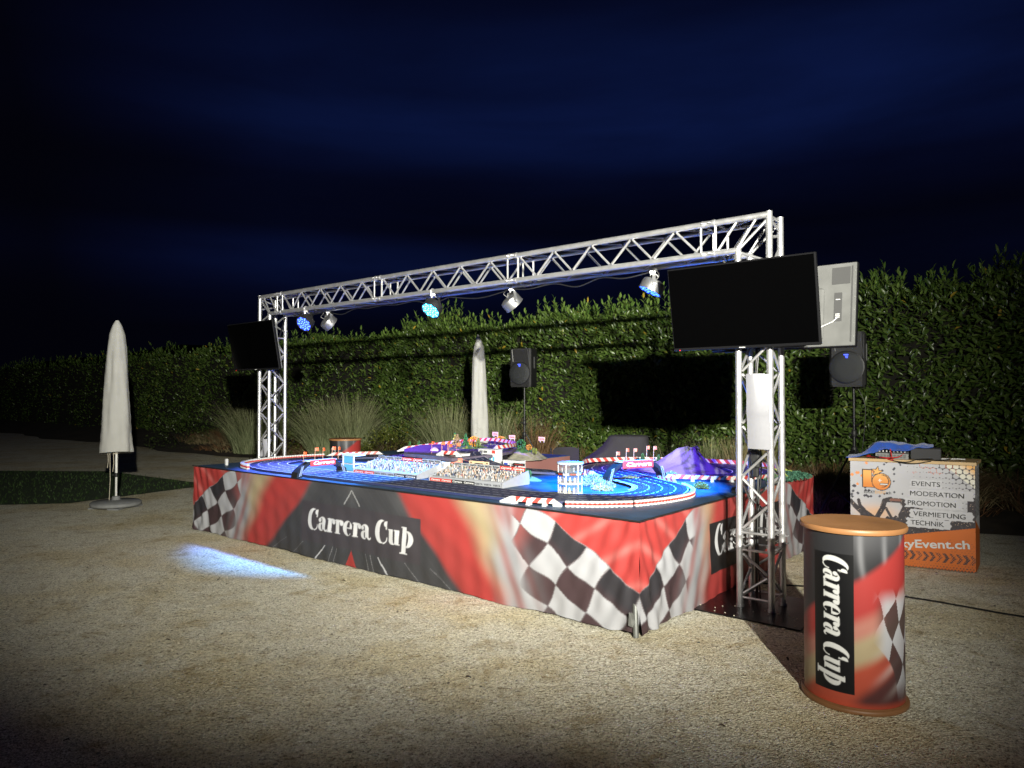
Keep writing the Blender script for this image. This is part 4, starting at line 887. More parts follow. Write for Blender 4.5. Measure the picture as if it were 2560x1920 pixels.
for args in ((1.98, 1.30, ZT+.02, .10, 'ball', 'round green bush on the pale islet, right one of the pair', G1), (2.14, 1.42, ZT+.02, .10, 'ball', 'round green bush on the pale islet beside the grandstand', G1), (2.22, 1.30, ZT, .07, 'ball', 'yellow ochre bush behind the red board of the right grandstand', (.45, .32, .03)),
             (1.86, 3.02, ZT, .13, 'cone', 'pinkish lit little fir at the left foot of the mountain', (.30, .25, .24)), (1.72, 3.16, ZT, .16, 'cone', 'slim dark green fir behind the pinkish fir', G1), (1.58, 3.28, ZT, .15, 'cone', 'little dark fir on the mountain shoulder', G1),
             (5.5, 2.95, ZT, .16, 'cone', 'pair member little fir at the far left ramp, left one', G1), (5.35, 3.0, ZT, .17, 'cone', 'little fir at the far left ramp, right of its twin', G1),
             (3.92, 2.28, 1.0, .13, 'cone', 'green fir at the left of the wooded mound', (.04, .17, .05)), (3.80, 2.16, 1.0, .12, 'cone', 'pale yellow fir in the wooded mound', (.35, .32, .12)), (3.70, 2.10, 1.0, .13, 'cone', 'bare brown fir in the middle of the wooded mound', (.28, .20, .12)), (3.62, 2.16, 1.0, .13, 'cone', 'dark green fir in the wooded mound right of the brown one', (.03, .13, .05)), (3.56, 2.24, .99, .13, 'ball', 'orange autumn bush on the wooded mound', (.55, .25, .03)), (3.46, 2.22, .98, .11, 'cone', 'greenish fir at the right end of the wooded mound', (.13, .20, .06)), (3.86, 2.42, 1.0, .12, 'cone', 'blue green fir at the back of the wooded mound', (.03, .12, .12)),
             (3.78, 3.2, .90, .11, 'ball', 'bright yellow green bush on the rocky mound', (.30, .38, .04)), (3.62, 3.25, .91, .12, 'ball', 'dark green bush in the middle of the rocky mound', (.04, .17, .06)), (3.48, 3.25, .89, .08, 'ball', 'orange bush at the right of the rocky mound', (.55, .27, .05)), (3.36, 3.22, .85, .08, 'ball', 'olive bush at the right end of the rocky mound', (.20, .24, .05)),
             (2.90, 1.30, ZT, .13, 'ball', 'dark green bush between the red and the peach billboard', G1), (3.02, 1.26, ZT, .11, 'ball', 'olive bush below the faded red billboard', (.12, .14, .03)),
             (1.02, 3.10, 1.005, .06, 'ball', 'lilac lit bush on the summit of the mountain', (.22, .24, .18)), (1.12, 3.08, 1.0, .06, 'ball', 'small bush on the summit of the mountain, left one', (.20, .22, .16))):
    treelet(*args)
for i, (u, v, z, r, lab) in enumerate(((3.95, 1.95, .938, .06, 'pink painted boulder at the left of the raised deck'), (3.42, 1.62, .938, .055, 'pink painted boulder by the bridge barrier'), (3.55, 1.95, .938, .05, 'pink boulder at the foot of the brown fir'), (4.1, 2.1, .938, .055, 'olive boulder at the far left of the raised deck'))):
    mb = MB(); mb.blob((0, 0, 0), (r, r*.7, r*.55), i, .15, flat=True); o = obj('model_boulder', mb, mat('pink plaster' if 'pink' in lab else 'olive plaster', (.62, .42, .52) if 'pink' in lab else (.25, .26, .12), .8, 0, .2, 20), loc=T(u, v, z), rot=(0, 0, RZ), smooth=True); tag(o, lab, 'toy boulder', 'painted boulders on the raised deck')
# moss bushes and the scenic mat
def moss(u, v, rx, ry, h, col, label, seed, z=ZT, n=900):
    g = np.random.default_rng(seed); a = g.random(n)*6.283; r = np.sqrt(g.random(n)); x = np.cos(a)*r*rx; y = np.sin(a)*r*ry; zz = h*(1-r**2)**.6*g.uniform(.5, 1.1, n)
    p = np.stack([x, y, zz], 1); d = g.normal(0, 1, (n, 3)); d[:, 2] = np.abs(d[:, 2]); l = g.uniform(.012, .026, n); k = g.random(n)[:, None]
    vs, f, c = leaves(p, d, g.normal(0, 1, (n, 3)), l, l*.6, np.array(col)*(.5+k)); o = obj('moss_bush', npmesh('moss_bush', vs, f, c), M_blade, loc=T(u, v, z), rot=(0, 0, RZ)); tag(o, label, 'toy bush', 'low moss bushes on the table')
moss(1.22, 1.42, .17, .13, .05, (.22, .27, .22), 'long mossy bush between the glass tower and the track', 31)
moss(1.42, 1.62, .12, .10, .07, (.20, .27, .24), 'mossy bush left of the right arch foot', 32)
moss(1.04, 1.20, .10, .06, .035, (.30, .32, .18), 'pale mossy tuft at the tip of the infield island', 33)
moss(1.24, 2.05, .10, .06, .03, (.20, .3, .26), 'mossy patch seen through the right arch', 34)
moss(.98, 2.42, .09, .06, .06, (.16, .25, .22), 'mossy bush right of the right arch', 35)
moss(.40, 1.86, .07, .05, .05, (.10, .16, .06), 'dark moss tuft behind the end of the white tyre wall', 36)
moss(.10, 3.25, .22, .42, .05, (.05, .14, .09), 'green scenic mat strewn with leaves on the right table edge', 37, n=2600)
moss(.22, 3.48, .12, .10, .06, (.34, .40, .08), 'yellow green moss tuft on the scenic mat', 38)
moss(.08, 3.05, .08, .10, .05, (.32, .38, .10), 'pale green moss tuft at the front of the scenic mat', 39)
mb = MB(); mb.bbox((0, 0, .04), (.035, .03, .08), .004); o = obj('white_sensor', mb, M_white, loc=T(5.84, .26, ZT), rot=(0, 0, RZ)); tag(o, 'small white upright box on the far left corner of the tabletop', 'box')
# moulding strip between the mat and the skirt
mb = MB(); mb.bbox((0, .5, .01), (.05, 1.1, .02), .006); o = obj('stone_edging', mb, mat('stone edging', (.20, .20, .18), .8, 0, .4, 40, .6, 80), loc=T(.03, 2.6, ZT), rot=(0, 0, RZ)); tag(o, 'grey stony edging strip along the right table edge under the moss', 'edging')
mb = MB(); mb.box((0, .1, .015), (.05, .12, .03)); mb.tube([(0, .04, .03), (.01, -.02, .05), (-.01, .1, .045), (0, .16, .035)], .008, 6); o = obj('power_adapter', mb, M_black, loc=T(.05, 1.72, ZT), rot=(0, 0, RZ)); tag(o, 'black power adapter with curled lead on the right table edge', 'power supply')

# ================================================================== TRUSS GANTRY
gantry = thing('truss_gantry', 'silver lattice truss goal post spanning the race table on two square towers', 'truss', T(-.40, 1.17, 0), RZ)
XL = -6.71; CH = .12
def truss_run(name, a, b, frame, ndiag, ends=True, label=None):
    """straight four chord run from a to b; frame = (e1,e2) cross axes; > chords with lattice faces and couplers as sub-parts"""
    a = Vector(a); b = Vector(b); e1 = Vector(frame[0]); e2 = Vector(frame[1]); L_ = (b-a).length; d = (b-a)/L_
    offs = [(-1, -1), (1, -1), (1, 1), (-1, 1)]
    mb = MB()
    for i, j in offs: mb.tube([a+e1*CH*i+e2*CH*j, b+e1*CH*i+e2*CH*j], .0245, 14)
    sec = obj(name, mb, M_alu, gantry, smooth=True)
    m0 = .055
    for k in range(4):
        p, q = offs[k], offs[(k+1) % 4]; P = lambda s, t: a+d*s+(e1*p[0]+e2*p[1])*CH*(1-t)+(e1*q[0]+e2*q[1])*CH*t
        mb = MB()
        if ends:
            for s in (m0, L_-m0): mb.tube([P(s, .1), P(s, .9)], .010, 8)
        st = (L_-2*m0-.04)/ndiag; fl = k % 2
        for i in range(ndiag):
            s0 = m0+.02+i*st+.012; s1 = s0+st-.024; t0, t1 = (.12, .88) if (i+fl) % 2 == 0 else (.88, .12); mb.tube([P(s0, t0), P(s1, t1)], .0105, 8)
        obj('lattice', mb, M_alu, sec, smooth=True)
    return sec
def couplers(p, d, frame):
    p = Vector(p); d = Vector(d); e1, e2 = Vector(frame[0]), Vector(frame[1])
    for i in (-1, 1):
        for j in (-1, 1):
            c = p+e1*CH*i+e2*CH*j; mb = MB()
            mb.tube([c-d*.055, c-d*.050, c-d*.035, c-d*.03, c+d*.03, c+d*.035, c+d*.05, c+d*.055], [.0285, .0285, .0285, .026, .026, .0285, .0285, .0285], 12)
            o1 = (e1*i).normalized()
            for s in (-.028, .028):
                mb.tube([c+d*s-o1*.038, c+d*s+o1*.042], .0055, 6); mb.tube([c+d*s+o1*.036-d*.004, c+d*s+o1*.05+d*.012], .003, 5)
            obj('coupler', mb, M_alu, gantry, smooth=True)
EX, EY, EZ = (1, 0, 0), (0, 1, 0), (0, 0, 1)
ZC = 2.845   # beam centre
for X0 in (0, XL):
    sg = 1 if X0 == 0 else -1
    truss_run('tower_section', (X0, 0, .03), (X0, 0, .50), (EX, EY), 2); couplers((X0, 0, .51), EZ, (EX, EY))
    truss_run('tower_section', (X0, 0, .52), (X0, 0, 2.46), (EX, EY), 9); couplers((X0, 0, 2.47), EZ, (EX, EY))
    mb = MB()
    for x, y in ((-1, -1), (1, -1), (1, 1), (-1, 1)): mb.tube([(X0+x*CH, y*CH, .010), (X0+x*CH, y*CH, .03)], .030, 14)
    obj('foot_spigot', mb, M_alu, gantry, smooth=True)
    # corner block: outer posts run to the top chords, inner posts to the lower chords
    mb = MB(); r = .0245; xo, xi = X0+sg*CH, X0-sg*CH; xe = X0-sg*.35
    for y in (-CH, CH):
        mb.tube([(xo, y, 2.48), (xo, y, ZC+CH+r*.95)], r, 14); mb.tube([(xi, y, 2.48), (xi, y, ZC-CH+r*.6)], r, 14)
        mb.tube([(xo-sg*.004, y, ZC+CH), (xe, y, ZC+CH)], r, 14); mb.tube([(xi+sg*.018, y, ZC-CH), (xe, y, ZC-CH)], r, 14)
    cb = obj('corner_block', mb, M_alu, gantry, smooth=True)
    mb = MB()
    for y in (-CH, CH):
        for p, q in (((xe+sg*.05, ZC-CH), (xe+sg*.05, ZC+CH)), ((xe+sg*.07, ZC-CH+.02), (xi-sg*.01, ZC+CH-.02)), ((xi-sg*.0, ZC-CH+.02), (xo-sg*.10, ZC+CH-.02)), ((xo-sg*.02, ZC+CH-.04), (xi+sg*.02, ZC-CH+.02)), ((xi+sg*.02, ZC-CH-.02), (xo-sg*.02, 2.62)), ((xo-sg*.02, 2.58), (xi+sg*.02, 2.50))):
            mb.tube([(p[0], y, p[1]), (q[0], y, q[1])], .0105, 8)
    for p, q in (((xo, -CH, ZC+CH-.03), (xo, CH, ZC+.03)), ((xo, -CH, ZC-.05), (xo, CH, ZC-.0)), ((xo, CH, ZC-.08), (xo, -CH, 2.54)), ((xo-sg*.06, -CH, ZC+CH), (xe+sg*.05, CH, ZC+CH)), ((xe+sg*.04, -CH, ZC+CH), (xe+sg*.04, CH, ZC+CH)), ((xe+sg*.04, -CH, ZC-CH), (xe+sg*.04, CH, ZC-CH)), ((xi-sg*.02, -CH, ZC-CH), (xe+sg*.06, CH, ZC-CH)), ((xo, -CH, ZC+CH-.01), (xo, CH, ZC+CH-.01))):
        mb.tube([p, q], .0105, 8)
    obj('lattice', mb, M_alu, cb, smooth=True)
    mb = MB(); mb.bbox((X0+(.01 if sg > 0 else 0), 0, .006), (.80, .80, .010), .002); obj('base_plate', mb, M_plate, gantry)
    mb = MB()
    for k in range(18): mb.blob((X0+random.uniform(-.38, .38), random.uniform(-.39, -.05), .012), (.006, .005, .004), k, .2, 6, 4)
    if sg > 0: obj('gravel_grains', mb, mat('gravel grain', (.5, .45, .36), .9), gantry)
x1 = -.355
for i in range(3):
    xa, xb = x1-2.0*i-.01, x1-2.0*(i+1)+.01
    truss_run('beam_section', (xa, 0, ZC), (xb, 0, ZC), (EY, EZ), 9)
for i in range(4): couplers((x1-2.0*i, 0, ZC), (-1, 0, 0), (EY, EZ))
# cables strapped to the right tower and along the beam
def cable(name, pts, r, m, label, cat='cable', per=14):
    c = catmull([(*p, 0) for p in pts], per); mb = MB(); mb.tube([tuple(p[:3]) for p in c], r, 6); o = obj(name, mb, m, smooth=True); tag(o, label, cat); return o
def G(x, y, z): return T(-.40-x, 1.17+y, z)
cable('tower_cable', [G(-.06, .07, .02), G(-.07, .085, .5), G(-.05, .08, 1.0), G(-.08, .07, 1.5), G(-.055, .08, 1.9), G(-.08, .06, 2.3), G(-.3, .03, 2.69)], .011, M_cable, 'thick black cable bundle tied inside the right truss leg')
cable('tower_cable', [G(-.03, .06, .02), G(-.045, .05, .6), G(-.02, .07, 1.1), G(-.05, .05, 1.6), G(-.02, .06, 2.1), G(.0, .0, 2.4)], .006, M_cable, 'thin black cable inside the right truss leg')
cable('tower_cable', [G(XL+.08, .02, .9), G(XL+.06, .06, 1.4), G(XL+.09, .04, 1.9), G(XL+.05, .05, 2.3), G(XL+.3, 0, 2.66)], .010, M_cable, 'black cable bundle inside the left truss leg')
lamp_x = [-.98, -2.57, -3.46, -5.62, -5.76, XL+.3]
for k in range(5):
    xa, xb = lamp_x[k], lamp_x[k+1]; n_ = max(int(abs(xb-xa)/.45), 1); pts = []
    for q in range(n_+1):
        x = xa+(xb-xa)*q/n_; pts += [G(x, .125, ZC-CH-.030)] if q == n_ else [G(x, .125, ZC-CH-.030), G(x+(xb-xa)/n_*.5, .10+.03*math.sin(q*2.1+k), ZC-CH-.065-.02*math.sin(q*1.7+k))]
    cable('beam_cable', pts, .006, M_cable, 'black power lead sagging under the beam, piece %s' % ('nearest the right screen', 'left of the first lamp', 'between the two middle lamps', 'above the two left lamps', 'nearest the left truss leg')[k], per=8)
mb = MB(); mb.bbox((0, 0, 0), (.07, .05, .14), .012); mb.bbox((.0, 0, -.10), (.05, .04, .08), .01); o = obj('power_connector', mb, M_black, loc=G(-.055, .04, 1.12), rot=(0, 0, RZ)); tag(o, 'black plug box hanging on cables inside the right truss leg', 'connector')

# ------------------------------------------------------------------ televisions
def television(x0, yoff, facing, zc, tilt, label):
    """facing -1: screen towards the camera side; +1: screen away"""
    w, h = 1.118, .645
    root = thing('television', label, 'television', G(x0, yoff, zc), RZ + (0 if facing < 0 else PI), 'screens on the truss towers')
    M = Matrix.Rotation(R(tilt), 4, 'X')
    mb = MB(); mb.bbox((0, 0, 0), (w, .038, h), .006, M); obj('bezel', mb, M_bezel, root)
    mb = MB(); mb.box((0, -.0205, .006), (w-.022, .003, h-.034), M); obj('screen', mb, M_screen, root)
    mb = MB(); mb.bbox((0, .0275, .0), (w-.012, .017, h-.012), .004, M); bp = obj('back_panel', mb, M_tvback, root)
    mb = MB(); mb.bbox((0, .056, -.07), (w*.60, .040, h*.62), .014, M); obj('rear_housing', mb, M_tvback, bp)
    mb = MB(); mb.bbox((0, .078, -.02), (w*.42, .020, h*.24), .004, M); obj('mount_plate', mb, M_black, bp)
    for sx in (-1, 1):
        mb = MB(); mb.box((sx*w*.385, .0365, -.02), (.055, .004, .22), M); pr = obj('port_recess', mb, mat('tv recess grey', (.05, .05, .052), .5), bp)
        mb = MB()
        for k in range(4): mb.box((sx*w*.385+.0, .041, -.10+.012*k+(.10 if k > 2 else 0)), (.030, .008, .006), M)
        mb.tube([M @ Vector((sx*w*.385, .04, -.10)), M @ Vector((sx*w*.36, .07, -.14)), M @ Vector((sx*w*.2, .08, -.22))], .004, 6); obj('plug', mb, M_white, pr)
        mb = MB(); mb.box((sx*w*.47, .037, 0), (.010, .004, h*.9), M); mb.box((sx*w*.40, .0365, .22), (.13, .003, .13), M); obj('rib', mb, mat('tv recess grey'), bp)
    mb = MB()
    for k in range(6): 
        for sx in (-1, 1): mb.lathe([(.005, 0), (.005, .003), (0, .003)], 8, M @ FM((sx*w*.488, .036, -.25+k*.1), (1, 0, 0), (0, 0, -1)))
    obj('screw', mb, M_grey, bp)
    mb = MB()
    for k, ww in enumerate((.005, .004, .004, .005, .004, .004, .005)): mb.box((-.02+k*.0066, -.0212, -h/2+.0085), (ww, .002, .007 if k in (0, 4) else .0055), M)
    obj('maker_mark', mb, M_lettwhite, root)
    mb = MB(); mb.lathe([(.0035, 0), (.0035, .002), (0, .002)], 8, M @ FM((-w*.45, -.0195, -h/2+.006), (1, 0, 0), (0, 0, 1))); obj('standby_lamp', mb, mat('standby red', (.5, .02, .02), .4, emit=(1, .03, .02), estr=2.5), root)
    mb = MB(); mb.box((.0, .10, -.02), (.26, .06, .10)); mb.box((0, .125, .05), (.05, .05, .34)); obj('bracket', mb, M_black, root)
    mb = MB(); mb.bbox((.33, .03, -h/2-.004), (.22, .03, .012), .003, M); obj('speaker_slot', mb, M_black, root)
    return root
television(-.045, -.27, -1, 2.285, 10, 'black flat screen facing the viewer on the right truss tower')
television(.075, .27, 1, 2.29, 8, 'flat screen seen from its pale grey back behind the big black screen')
television(XL-.02, -.27, -1, 2.285, 10, 'black flat screen on the far left truss tower')

# ------------------------------------------------------------------ LED par lamps
def par(u, v, chord_z, aim, color, power, angle, label, body, lit, blend=.5, drop=.19, estr=30, light=None, tilt=None):
    p = Vector(T(u, v, chord_z)); root = thing('par_lamp', label, 'stage lamp', p, 0, 'LED lamps hung under the truss')
    c = Vector((0, 0, -drop)); bd = (Vector(T(*aim))-(p+c)).normalized(); d = (Vector(T(*tilt))-(p+c)).normalized() if tilt else bd; side = d.cross(Vector((0, 0, 1))).normalized(); up = side.cross(d); c = c*.85
    M = Matrix(((side.x, up.x, d.x, c.x), (side.y, up.y, d.y, c.y), (side.z, up.z, d.z, c.z), (0, 0, 0, 1))) @ Matrix.Diagonal((.93, .93, .93, 1))   # local z = beam
    mb = MB(); mb.lathe([(.0, -.060), (.075, -.060), (.105, -.045), (.112, -.02), (.112, .045), (.116, .048), (.116, .056), (.106, .056), (.104, .046), (0, .046)], 28, M); hs = obj('housing', mb, body, root, smooth=True)
    mb = MB(); mb.lathe([(.103, .047), (.103, .050), (0, .050)], 28, M); le = obj('lens', mb, mat('lens %s' % lit, (.05, .06, .1), .15, emit=color, estr=estr*.06), hs)
    mb = MB()
    for r_, k in ((0, 1), (.036, 6), (.070, 12), (.092, 9)):
        for i in range(k):
            a = 2*PI*i/k+r_*9; mb.lathe([(.0105, .0505), (.0085, .0545), (0, .056)], 8, M @ Matrix.Translation((r_*math.cos(a), r_*math.sin(a), 0)))
    obj('led', mb, mat('led %s' % lit, (.1, .1, .1), .3, emit=color, estr=estr), le)
    mb = MB(); w = .114
    for sg in (-1, 1):
        a, b = c+side*w*sg, Vector((0, 0, -.075))+side*.085*sg; t = (b-a); mid = (a+b)/2; x = side; z = t.normalized(); y = z.cross(x)
        MM = Matrix(((x.x, y.x, z.x, mid.x), (x.y, y.y, z.y, mid.y), (x.z, y.z, z.z, mid.z), (0, 0, 0, 1))); mb.box((0, 0, 0), (.005, .030, t.length+.03), MM)
        mb.tube([a-side*.012*sg, a+side*.022*sg], .012, 8)
    yk = Vector((0, 0, -.072)); MM = Matrix(((side.x, -side.y, 0, yk.x), (side.y, side.x, 0, yk.y), (0, 0, 1, yk.z), (0, 0, 0, 1))); mb.box((0, 0, 0), (.175, .030, .005), MM)
    obj('yoke', mb, body, root)
    mb = MB(); mb.tube([(-.012, 0, -.072), (-.012, 0, -.028)], .010, 8); mb.box((0, 0, -.036), (.05, .03, .022)); mb.tube([(.02, 0, -.045), (.055, .01, -.075)], .005, 6); ring = [(math.cos(a)*.0305, 0, math.sin(a)*.0305) for a in np.linspace(0, 2*PI, 17)[:-1]]
    MM = Matrix.Rotation(RZ+PI/2, 4, 'Z'); mb.tube([MM @ Vector(q) for q in ring], .006, 6, closed=True); obj('clamp', mb, M_alu, root)
    cb = c-d*.06; mb = MB(); cc = catmull([(*(cb), 0), (*(cb-d*.06+Vector((0, 0, -.01))), 0), (*(cb*.5-side*.12+Vector((0, 0, .02))), 0), (*(Vector((0, 0, .02))-side*.10), 0)], 10); mb.tube([tuple(q[:3]) for q in cc], .0035, 6); obj('lead', mb, M_grey if body is M_dull else M_cable, root, smooth=True)
    lp = p+c+d*.075; spot('par_beam', lp, lp+bd, power, light or color, angle, blend, .06)
CYAN = (.03, .50, 1.0); BLUE = (.02, .07, 1.0); PURP = (.22, .06, 1.0)
par(5.36, 1.05, ZC-CH, (4.78, .86, .77), BLUE, 2500, 63, 'lit blue LED lamp nearest the left truss leg, facing the viewer', M_black, 'blue', drop=.20, light=(.16, .24, 1.0), estr=14, blend=1.0, tilt=(4.7, -1.7, .5))
par(5.22, 1.29, ZC-CH, (4.2, 2.5, .9), PURP, 950, 58, 'silver LED lamp turned away, second from the left truss leg', M_dull, 'violet', tilt=(4.6, 3.6, .8))
par(3.06, 1.05, ZC-CH, (3.60, .70, .80), CYAN, 1300, 55, 'lit cyan LED lamp with dark body in the middle of the truss', M_black, 'cyan', drop=.20, light=(.10, .40, 1.0), tilt=(3.0, -.7, .6))
par(2.17, 1.29, ZC-CH, (1.35, 2.75, .85), PURP, 900, 40, 'silver LED lamp with a hanging lead seen from the side', M_dull, 'violet', light=(.16, .06, 1.0))
par(.58, 1.29, ZC-CH, (1.0, 1.65, .77), BLUE, 3600, 60, 'silver LED lamp with blue rim beside the right hand screen', M_dull, 'blue', light=(.01, .25, 1.0), tilt=(1.4, .7, .6))

# ================================================================== COUNTERS
def round_counter(x, y, rot, label, full=True, r=.245, h=.905):
    root = thing('round_counter', label, 'promotion counter', (x, y, 0), rot, 'round wooden topped counters with racing print')
    cell = .0033 if full else .012; nx = int(2*PI*r/cell); nz = int((h-.03)/cell); th = np.linspace(-PI, PI, nx); zz = np.linspace(.028, h-.004, nz); TH, ZZ = np.meshgrid(th, zz, indexing='ij')
    # th = 0 is the seam beside the lettering; s is metres along the wrap, read left to right
    s = TH*r; t = 1-(ZZ-.028)/(h-.03)
    f = t*.875+.0
    # diagonal sweep: grey road on top, red band, beige, red, dark
    q = t + s*.80
    streak = .5+.5*np.sin((s*1.3-t*.9+.3*np.sin(t*3))*40)
    col = np.broadcast_to(DARK*.62, q.shape+(3,)).copy(); col = lerp(col, np.array([.22, .22, .24]), np.clip(streak, 0, 1)**7*smooth(.45, .0, t)*(s > -.02)*.9)
    col = lerp(col, np.array([.09, .09, .10]), smooth(.22, .0, t)*(s > 0)*.6)
    col = lerp(col, RED, smooth(.25, .31, q)); 
    d2 = q-.06*np.sin(s*4)
    col = lerp(col, np.array([.36, .15, .12]), smooth(.46, .56, d2)); col = lerp(col, BEIGE, smooth(.58, .66, d2))
    col = lerp(col, np.array([.34, .06, .035]), smooth(.73, .82, d2)); col = lerp(col, np.array([.07, .025, .025]), smooth(.90, 1.0, q)*smooth(-.06, .06, s))
    col = lerp(col, np.array([.42, .06, .03]), smooth(.95, 1.0, t)*.7)
    gl = smooth(.04, .22, s)*smooth(.40, .62, t)*smooth(1.0, .8, t); st2 = .5+.5*np.sin((t+.9*s)*42); col = lerp(col, np.array([.40, .37, .36]), gl*st2**2*.55); col = lerp(col, np.array([.10, .05, .05]), gl*(1-st2)**3*.4)
    # chequers on the right
    uu = s-.21+.02*np.sin(t*14); bb = (1-t)*.875-.33+.01*np.sin(s*30); e1 = (.055, .105); e2 = (-.058, .118); det = e1[0]*e2[1]-e1[1]*e2[0]
    i = (uu*e2[1]-bb*e2[0])/det; j = (e1[0]*bb-e1[1]*uu)/det; ck = np.where(((np.floor(i)+np.floor(j)).astype(int) % 2 == 0)[..., None], np.array([.055, .035, .035]), WHT)
    fm = smooth(.08, .17, s)*smooth(.30, .42, t)*smooth(.97, .80, t-.25*(s-.2))*smooth(-.10, .02, i+.9)*(s < .55); col = lerp(col, ck, fm*.95)
    pm = (s > -.208)&(s < .0)&(t > .0)&(t < .925)
    pan = np.where((t < .12)[..., None], DARK*.62, np.array([.007, .007, .008])); col = np.where(pm[..., None], pan, col)
    tx = (t-.125)/.76; ty = (s+.148)/.092*-1+1.02; ty = (-.052-s)/.088*1.0; ty = (s+.135)/.088*1.0
    yy = (s+.150)/.082; cov = lettering(tx-.0, yy, cell/(.76*.875), cell/.082, slant=.22)*(tx > -.03)*(tx < 1.03); col = np.where(pm[..., None], lerp(col, np.array([.56, .56, .56]), cov), col)
    a = TH-PI/2
    P = np.stack([np.cos(a)*r, np.sin(a)*r, ZZ], -1).reshape(-1, 3); obj('printed_wrap', npmesh('printed_wrap', P, gridquads(nx, nz), col.reshape(-1, 3), smooth=True), M_laminate, root)
    mb = MB(); mb.lathe([(r+.004, h-.006), (r+.016, h-.004), (r+.019, h+.004), (r+.019, h+.018), (r+.015, h+.023), (0, h+.023)], 64); obj('wooden_top', mb, M_wood, root, smooth=True)
    mb = MB(); mb.lathe([(0, 0), (r+.016, 0), (r+.019, .004), (r+.019, .018), (r+.014, .024), (r+.006, .026), (r+.006, .030), (r-.004, .030)], 64); obj('wooden_foot', mb, mat('darker beech base', (.20, .09, .035), .5, 0, .14, 6), root, smooth=True)
    return root
round_counter(1.835, 3.845, -math.atan2(1.835, 3.845)+R(1), 'round counter with wooden top standing alone on the gravel at front right')
cx_, cy_ = at_ = (-2.72, 11.62)
round_counter(cx_, cy_, R(13.2)-R(32), 'round counter half hidden behind the far left of the race table', full=False)

# ------------------------------------------------------------------ event promotion counter
promo = thing('promo_counter', 'square counter with white and orange event agency print and pale wooden top', 'promotion counter', (3.335, 7.02, 0), R(-32))
PW, PH = 1.03, .975; cell = .0048
ORANGE = np.array([.58, .135, .015])
nx, nz = int(PW/cell), int(PH/cell); X, Z = np.meshgrid(np.linspace(0, PW, nx), np.linspace(.004, PH, nz), indexing='ij'); S = X/PW; Tt = 1-Z/PH
col = np.broadcast_to(np.array([.50, .50, .55]), S.shape+(3,)).copy(); g = np.random.default_rng(5)
n1 = .5+.5*np.sin(S*9+3*np.sin(Tt*7))*np.sin(Tt*8+2*np.sin(S*5)); col *= (1-.10*n1)[..., None]
# halftone circles of the upper right corner
p = .052; row = np.floor(Z/(p*.86)); xo = X+(row % 2)*p*.5; dx = (xo/p-np.floor(xo/p)-.5)*p; dz = (Z/(p*.86)-row-.5)*p*.86; dist = np.hypot(dx, dz)
zone = S*1.15-Tt*1.25; rad = .0235; hole = dist > rad; dens = smooth(.62, .98, zone)
col = np.where((hole&(zone > .80))[..., None], np.array([.05, .045, .06]), col); sm = (np.abs(dx)+np.abs(dz) > .052*(1.12-.42*np.clip(zone/.8, 0, 1)))&(zone > .35)&(zone <= .80); col = np.where(sm[..., None], np.array([.06, .05, .07]), col)
col = np.where(((dist <= rad)&(zone > .88))[..., None], lerp(np.broadcast_to(np.array([.72, .70, .62]), S.shape+(3,)), np.array([.80, .42, .12]), smooth(.95, 1.12, zone)), col)
hat = (np.sin(X*520) > .4)&(S > .52)&(S < .86)&(Tt < .10)&(np.sin(X*31+Z*40) > -.2)&(dist > rad*.9); col = np.where(hat[..., None], np.array([.55, .18, .12]), col)
# loose squares on the left
for k in range(44):
    sx, tt = g.random()**1.5*.5, g.random()*.36; w = .016*(1-sx*1.2)*(1-.4*tt)+.004; d = np.abs(S-sx-.01)*PW+np.abs(Tt-tt)*PH
    cc = np.array([.75, .28, .10]) if (sx < .22 and tt < .24) else np.array([.05, .05, .07])
    if w > .003: col = np.where((d < w*.9)[..., None], cc, col)
# concert crowd: dark hands and arms, warm light behind them
glow = np.exp(-((S-.22)/.16)**2-((Tt-.50)/.07)**2); col = lerp(col, np.array([.75, .42, .22]), np.clip(glow*.8, 0, 1))
def strokeline(pts, w):
    m = np.zeros_like(S, bool)
    for (a, b), (c, d) in zip(pts[:-1], pts[1:]):
        ax, az, bx, bz = a*PW, b*PH, c*PW, d*PH; L2 = (bx-ax)**2+(bz-az)**2+1e-9; k = np.clip(((X-ax)*(bx-ax)+(Tt*PH-az)*(bz-az))/L2, 0, 1); m |= np.hypot(X-ax-k*(bx-ax), Tt*PH-az-k*(bz-az)) < w
    return m
dark = strokeline([(.0, .40), (.08, .49), (.17, .56)], .018)|strokeline([(.07, .39), (.08, .44), (.13, .50), (.2, .55)], .015)|strokeline([(.22, .56), (.27, .46), (.29, .38), (.34, .36)], .022)|strokeline([(.33, .37), (.37, .37), (.44, .37)], .020)|strokeline([(.44, .39), (.48, .43), (.6, .46)], .024)|strokeline([(.30, .45), (.34, .53), (.38, .60)], .012)|strokeline([(.02, .43), (.10, .52), (.12, .6)], .02)
dark |= (Tt > .46+.05*np.sin(S*23)+.03*np.sin(S*51))&(S > .40)&(S < .62); dark |= (S > .60)&(Tt > .50); dark |= (S > .94)&(Tt > .30)&(Tt < .6); dark |= (Tt > .555+.03*np.sin(S*31)+.02*np.sin(S*77))
tex = np.sin(X*90)*np.sin(Z*70+3*np.sin(X*40)); dc = np.array([.035, .028, .035])*(1+.5*(tex > .5))[..., None]; col = np.where(dark[..., None], dc, col)
sp = dark&(np.sin(X*143+5*np.sin(Z*60))*np.sin(Z*131+4*np.sin(X*70)) > .955); col = np.where(sp[..., None], np.array([.6, .45, .35]), col)
col = np.where(strokeline([(.345, .365), (.415, .365)], .012)[..., None], np.array([.22, .09, .07]), col)
